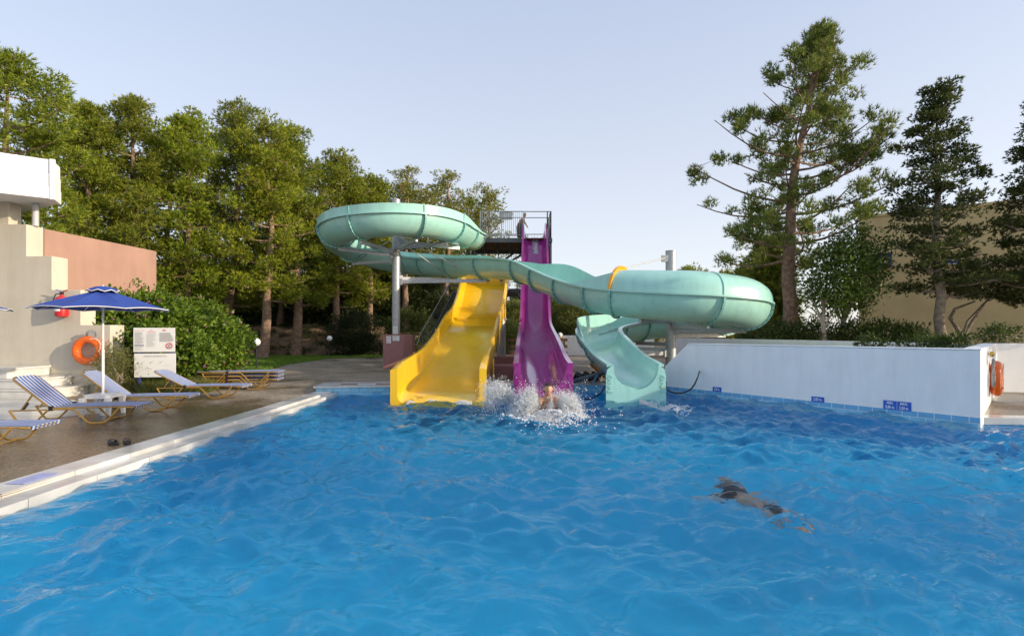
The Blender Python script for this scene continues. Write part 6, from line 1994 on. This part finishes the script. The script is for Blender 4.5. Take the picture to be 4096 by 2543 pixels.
# ------------------------------------------------------------------ spray and foam
def foam_mat():
    m = bpy.data.materials.new('white_foam'); m.use_nodes = True
    t = m.node_tree; b = t.nodes['Principled BSDF']
    b.inputs['Base Color'].default_value = (0.95, 0.96, 0.97, 1)
    b.inputs['Roughness'].default_value = 0.35
    tr = t.nodes.new('ShaderNodeBsdfTranslucent'); tr.inputs['Color'].default_value = (0.92, 0.94, 0.96, 1)
    mx = t.nodes.new('ShaderNodeMixShader'); mx.inputs[0].default_value = .5
    t.links.new(b.outputs[0], mx.inputs[1]); t.links.new(tr.outputs[0], mx.inputs[2])
    t.links.new(mx.outputs[0], t.nodes['Material Output'].inputs['Surface'])
    return m
M_FOAM = foam_mat()
def drops_mesh(name, C, D, r, stretch, g):
    """small elongated drops (octahedra) at C, drawn out along D"""
    N = len(C)
    d = unit(D); s = unit(np.cross(d, g.standard_normal((N, 3)))); u = np.cross(d, s)
    r = r[:, None]; st_ = stretch[:, None]
    v = np.stack([C + d * r * st_, C - d * r * st_, C + s * r, C - s * r, C + u * r, C - u * r], 1).reshape(-1, 3)
    f0 = np.array([[0, 2, 4], [0, 4, 3], [0, 3, 5], [0, 5, 2], [1, 4, 2], [1, 3, 4], [1, 5, 3], [1, 2, 5]])
    f = (np.arange(N)[:, None, None] * 6 + f0[None]).reshape(-1, 3)
    return np_mesh(name, v, f)
g = np.random.default_rng(404)
C, D = [], []
def jets(n, cx_, cy2, phi, dphi, vr, vz, tmax, r0, clump=26, jit=.05):
    """ballistic sheets of drops: n drops in ragged fingers"""
    nf = clump
    ph = g.normal(phi, dphi, nf); vv = g.uniform(*vr, nf); vzz = g.uniform(*vz, nf)
    k = g.integers(0, nf, n)
    t = tmax * g.random(n) ** .75
    vr_, vz_ = vv[k] * (1 + g.normal(0, .13, n)), vzz[k] * (1 + g.normal(0, .10, n))
    p = ph[k] + g.normal(0, .10, n)
    rr = r0 * (0.5 + g.random(n)) + vr_ * t
    z = .0 + vz_ * t - 4.9 * t * t
    x = cx_ + rr * np.cos(p); y_ = cy2 + rr * np.sin(p)
    ok = z > -.02
    c = np.stack([x, y_, z], 1)[ok] + g.normal(0, jit * .4, (ok.sum(), 3))
    dd_ = np.stack([vr_ * np.cos(p), vr_ * np.sin(p), vz_ - 9.8 * t], 1)[ok]
    C.append(c); D.append(dd_)
X0, Y0 = mx_, my_ - .18
jets(14000, X0 - .14, Y0, math.pi * 1.0, .5, (.25, 1.0), (1.6, 3.0), .56, .16, 34, .05)       # left curtain
jets(4200, X0 - .45, Y0 + .1, math.pi * .98, .06, (1.2, 1.6), (2.8, 3.4), .48, .12, 9, .04)   # thrown jet, far left
jets(10000, X0 + .12, Y0, 0.0, .5, (.2, .85), (1.4, 2.7), .52, .16, 30, .05)                  # right curtain
jets(12000, X0, Y0 - .15, -math.pi / 2, .6, (.4, 1.5), (.5, 1.3), .28, .16, 40, .05)          # towards the camera, low
jets(3500, X0, Y0 + .25, math.pi / 2, .9, (.2, .8), (1.6, 2.8), .58, .18, 24, .05)           # behind
jets(1200, X0 + .02, my_ - .30, -math.pi / 2, .25, (.05, .2), (1.2, 2.5), .25, .03, 6, .02)  # up over his chest
jets(600, X0, Y0, 0.2, 1.6, (.6, 1.6), (2.0, 3.6), .7, .2, 60, .08)                          # stray drops
Cs = np.concatenate(C); Ds = np.concatenate(D)
rad = .0040 + .0068 * g.random(len(Cs)) ** 2
# keep his face and shoulders mostly clear
front = (np.abs(Cs[:, 0] - mx_) < .10) & (Cs[:, 2] > .46) & (Cs[:, 1] < my_ + .1)
Cs, Ds, rad = Cs[~front], Ds[~front], rad[~front]
# fine mist between the drops
mist_i = g.integers(0, len(Cs), 64000)
Cm = Cs[mist_i] + g.normal(0, .035, (64000, 3)); Cm[:, 2] = np.maximum(Cm[:, 2], .0)
clear = (np.abs(Cm[:, 0] - mx_) < .10) & (Cm[:, 2] > .44) & (Cm[:, 1] < my_ + .1)
Cm = Cm[~clear]; Dm = unit(Ds[mist_i][~clear])
sm = unit(np.cross(Dm, g.standard_normal(Dm.shape))); um = np.cross(Dm, sm)
rm = g.uniform(.0025, .0055, (len(Cm), 1))
vm = np.stack([Cm + Dm * rm * 3, Cm - Dm * rm * 1.5 + sm * rm, Cm - Dm * rm * 1.5 - sm * rm * .5 + um * rm * .9, Cm - Dm * rm * 1.5 - sm * rm * .5 - um * rm * .9], 1).reshape(-1, 3)
fm = (np.arange(len(Cm))[:, None, None] * 4 + np.array([[0, 1, 2], [0, 2, 3], [0, 3, 1], [1, 3, 2]])[None]).reshape(-1, 3)
o = finish('spray_mist', np_mesh('spray_mist', vm, fm), M_FOAM)
tag(o, 'fine white spray hanging in the air around the splash', 'spray', kind='stuff')
o = finish('water_splash', drops_mesh('water_splash', Cs, Ds, rad, 1.3 + 1.6 * g.random(len(Cs)), g), M_FOAM)
tag(o, 'white splash of spray bursting around the plunging man', 'splash', kind='stuff')
# torn sheets of white water standing round him in an uneven crown
def crown_sheet(r0, dr, hfun, seed, th=.035):
    g2 = np.random.default_rng(seed)
    nph, ns = 200, 16
    ph = np.linspace(0, 2 * math.pi, nph, endpoint=False)
    fing = np.zeros(nph)
    for k, a in ((5, .5), (9, .5), (17, .55), (31, .5), (53, .4)):
        fing += .62 * a * np.sin(k * ph + g2.random() * 6.28)
    h = np.array([hfun(a) for a in ph]) * np.clip(1 + .42 * fing, .15, 2.2)
    mb = MB()
    S = np.linspace(0, 1, ns)
    out = []
    for layer in (0, 1):
        lay = []
        for i, s_ in enumerate(S):
            nz_ = .022 * np.sin(23 * ph + 9 * s_ + g2.random() * .6) + .018 * np.sin(41 * ph - 13 * s_) + g2.normal(0, .010, nph)
            rr = r0 + dr * s_ ** .8 * (1 + .25 * fing) + nz_ - (th * (1 - s_) ** .7 + .004) * layer * (1 if True else 0)
            z = h * (s_ ** .75) * (1 - .10 * s_) + g2.normal(0, .012, nph) * s_ - .03 * (1 - s_)
            lay.append(np.stack([X0 - .02 + rr * np.cos(ph) * 1.1, Y0 + .06 + rr * np.sin(ph) * .85, z], 1))
        out.append(np.array(lay))
    rows = np.concatenate([out[0], out[1][::-1]], 0)
    n_r = len(rows)
    co = rows.reshape(-1, 3)
    idx = np.arange(n_r * nph).reshape(n_r, nph)
    a_ = idx[:-1]; b_ = idx[1:]
    f = np.stack([a_, np.roll(a_, -1, 1), np.roll(b_, -1, 1), b_], -1).reshape(-1, 4)
    return np_mesh('sheet', co, f)
def hf(a):
    l, r_, f_, b_ = .46, .36, .09, .28
    c, s_ = math.cos(a), math.sin(a)
    side = (r_ if c > 0 else l) * c * c + (b_ if s_ > 0 else f_) * s_ * s_
    return side
spm = [crown_sheet(.30, .10, lambda a: hf(a) * .62, 1), crown_sheet(.40, .10, lambda a: hf(a) * .48, 2), crown_sheet(.52, .10, lambda a: hf(a) * .28 + .02, 3)]
sheet = finish('splash_crown', join_meshes(spm), M_FOAM, smooth=True, angle=180)
tag(sheet, 'torn white sheets of water thrown up around the plunging man', 'splash', kind='stuff')
# froth lying on the surface
def froth(name, label, n, fn, r=(.008, .02)):
    c = fn(n)
    c[:, 2] += waves(c[:, 0], c[:, 1])
    rr = g.uniform(r[0], r[1], len(c))
    o = finish(name, drops_mesh(name, c, g.standard_normal((len(c), 3)), rr, np.full(len(c), 1.2), g), M_FOAM)
    tag(o, label, 'foam', kind='stuff')
def f_main(n):
    a = g.random(n) * 6.28; r_ = np.abs(g.normal(0, .52, n)) * (1 + .25 * np.sin(3 * a) + .15 * np.sin(7 * a + 1))
    h = np.clip(.16 * (1 - r_ / 1.05), 0, 1) * g.random(n)
    return np.stack([mx_ - .05 + r_ * 1.0 * np.cos(a), my_ - .32 + r_ * 1.0 * np.sin(a), h], 1)
froth('surface_foam', 'churned white foam on the water around the plunging man', 9000, f_main)
def f_teal(n):
    s = g.random(n) ** 1.2
    w_ = (.06 + .22 * s) * g.normal(0, .55, n)
    x = 3.12 + .85 * s + .5 * w_; y_ = 12.5 - 1.15 * s + w_
    keep = np.sin(x * 17 + 3 * np.sin(y_ * 9)) + g.normal(0, .8, n) > -.4 + s
    return np.stack([x, y_, .02 * g.random(n) + .05 * (1 - s) * g.random(n)], 1)[keep]
froth('surface_foam', 'streak of white foam trailing from the teal slide exit', 7000, f_teal, (.006, .014))
def f_yel(n):
    x = g.uniform(-2.6, -1.0, n); y_ = 12.82 - np.abs(g.normal(0, .06, n)) * (1 + np.sin(x * 9))
    return np.stack([x, y_, .05 * g.random(n)], 1)
froth('surface_foam', 'thin line of foam at the foot of the yellow slide', 2600, f_yel, (.005, .012))
# white water running at the head of the purple slide
n = 2500
s = g.random(n)
yy = 29.3 - 1.6 * s
zz = np.interp(yy, pp[::-1, 1], pp[::-1, 2])
c = np.stack([1.29 + g.normal(0, .10, n) * (1 - .3 * s), yy, zz + .03 + .03 * np.abs(g.normal(0, 1, n)) * (1 - s) ** 2], 1)
o = finish('slide_foam', drops_mesh('slide_foam', c, np.tile(np.array([0, -1., -.8]), (n, 1)), g.uniform(.006, .014, n), np.full(n, 2.6), g), M_FOAM)
tag(o, 'white water rushing over the top of the purple slide', 'foam', kind='stuff')
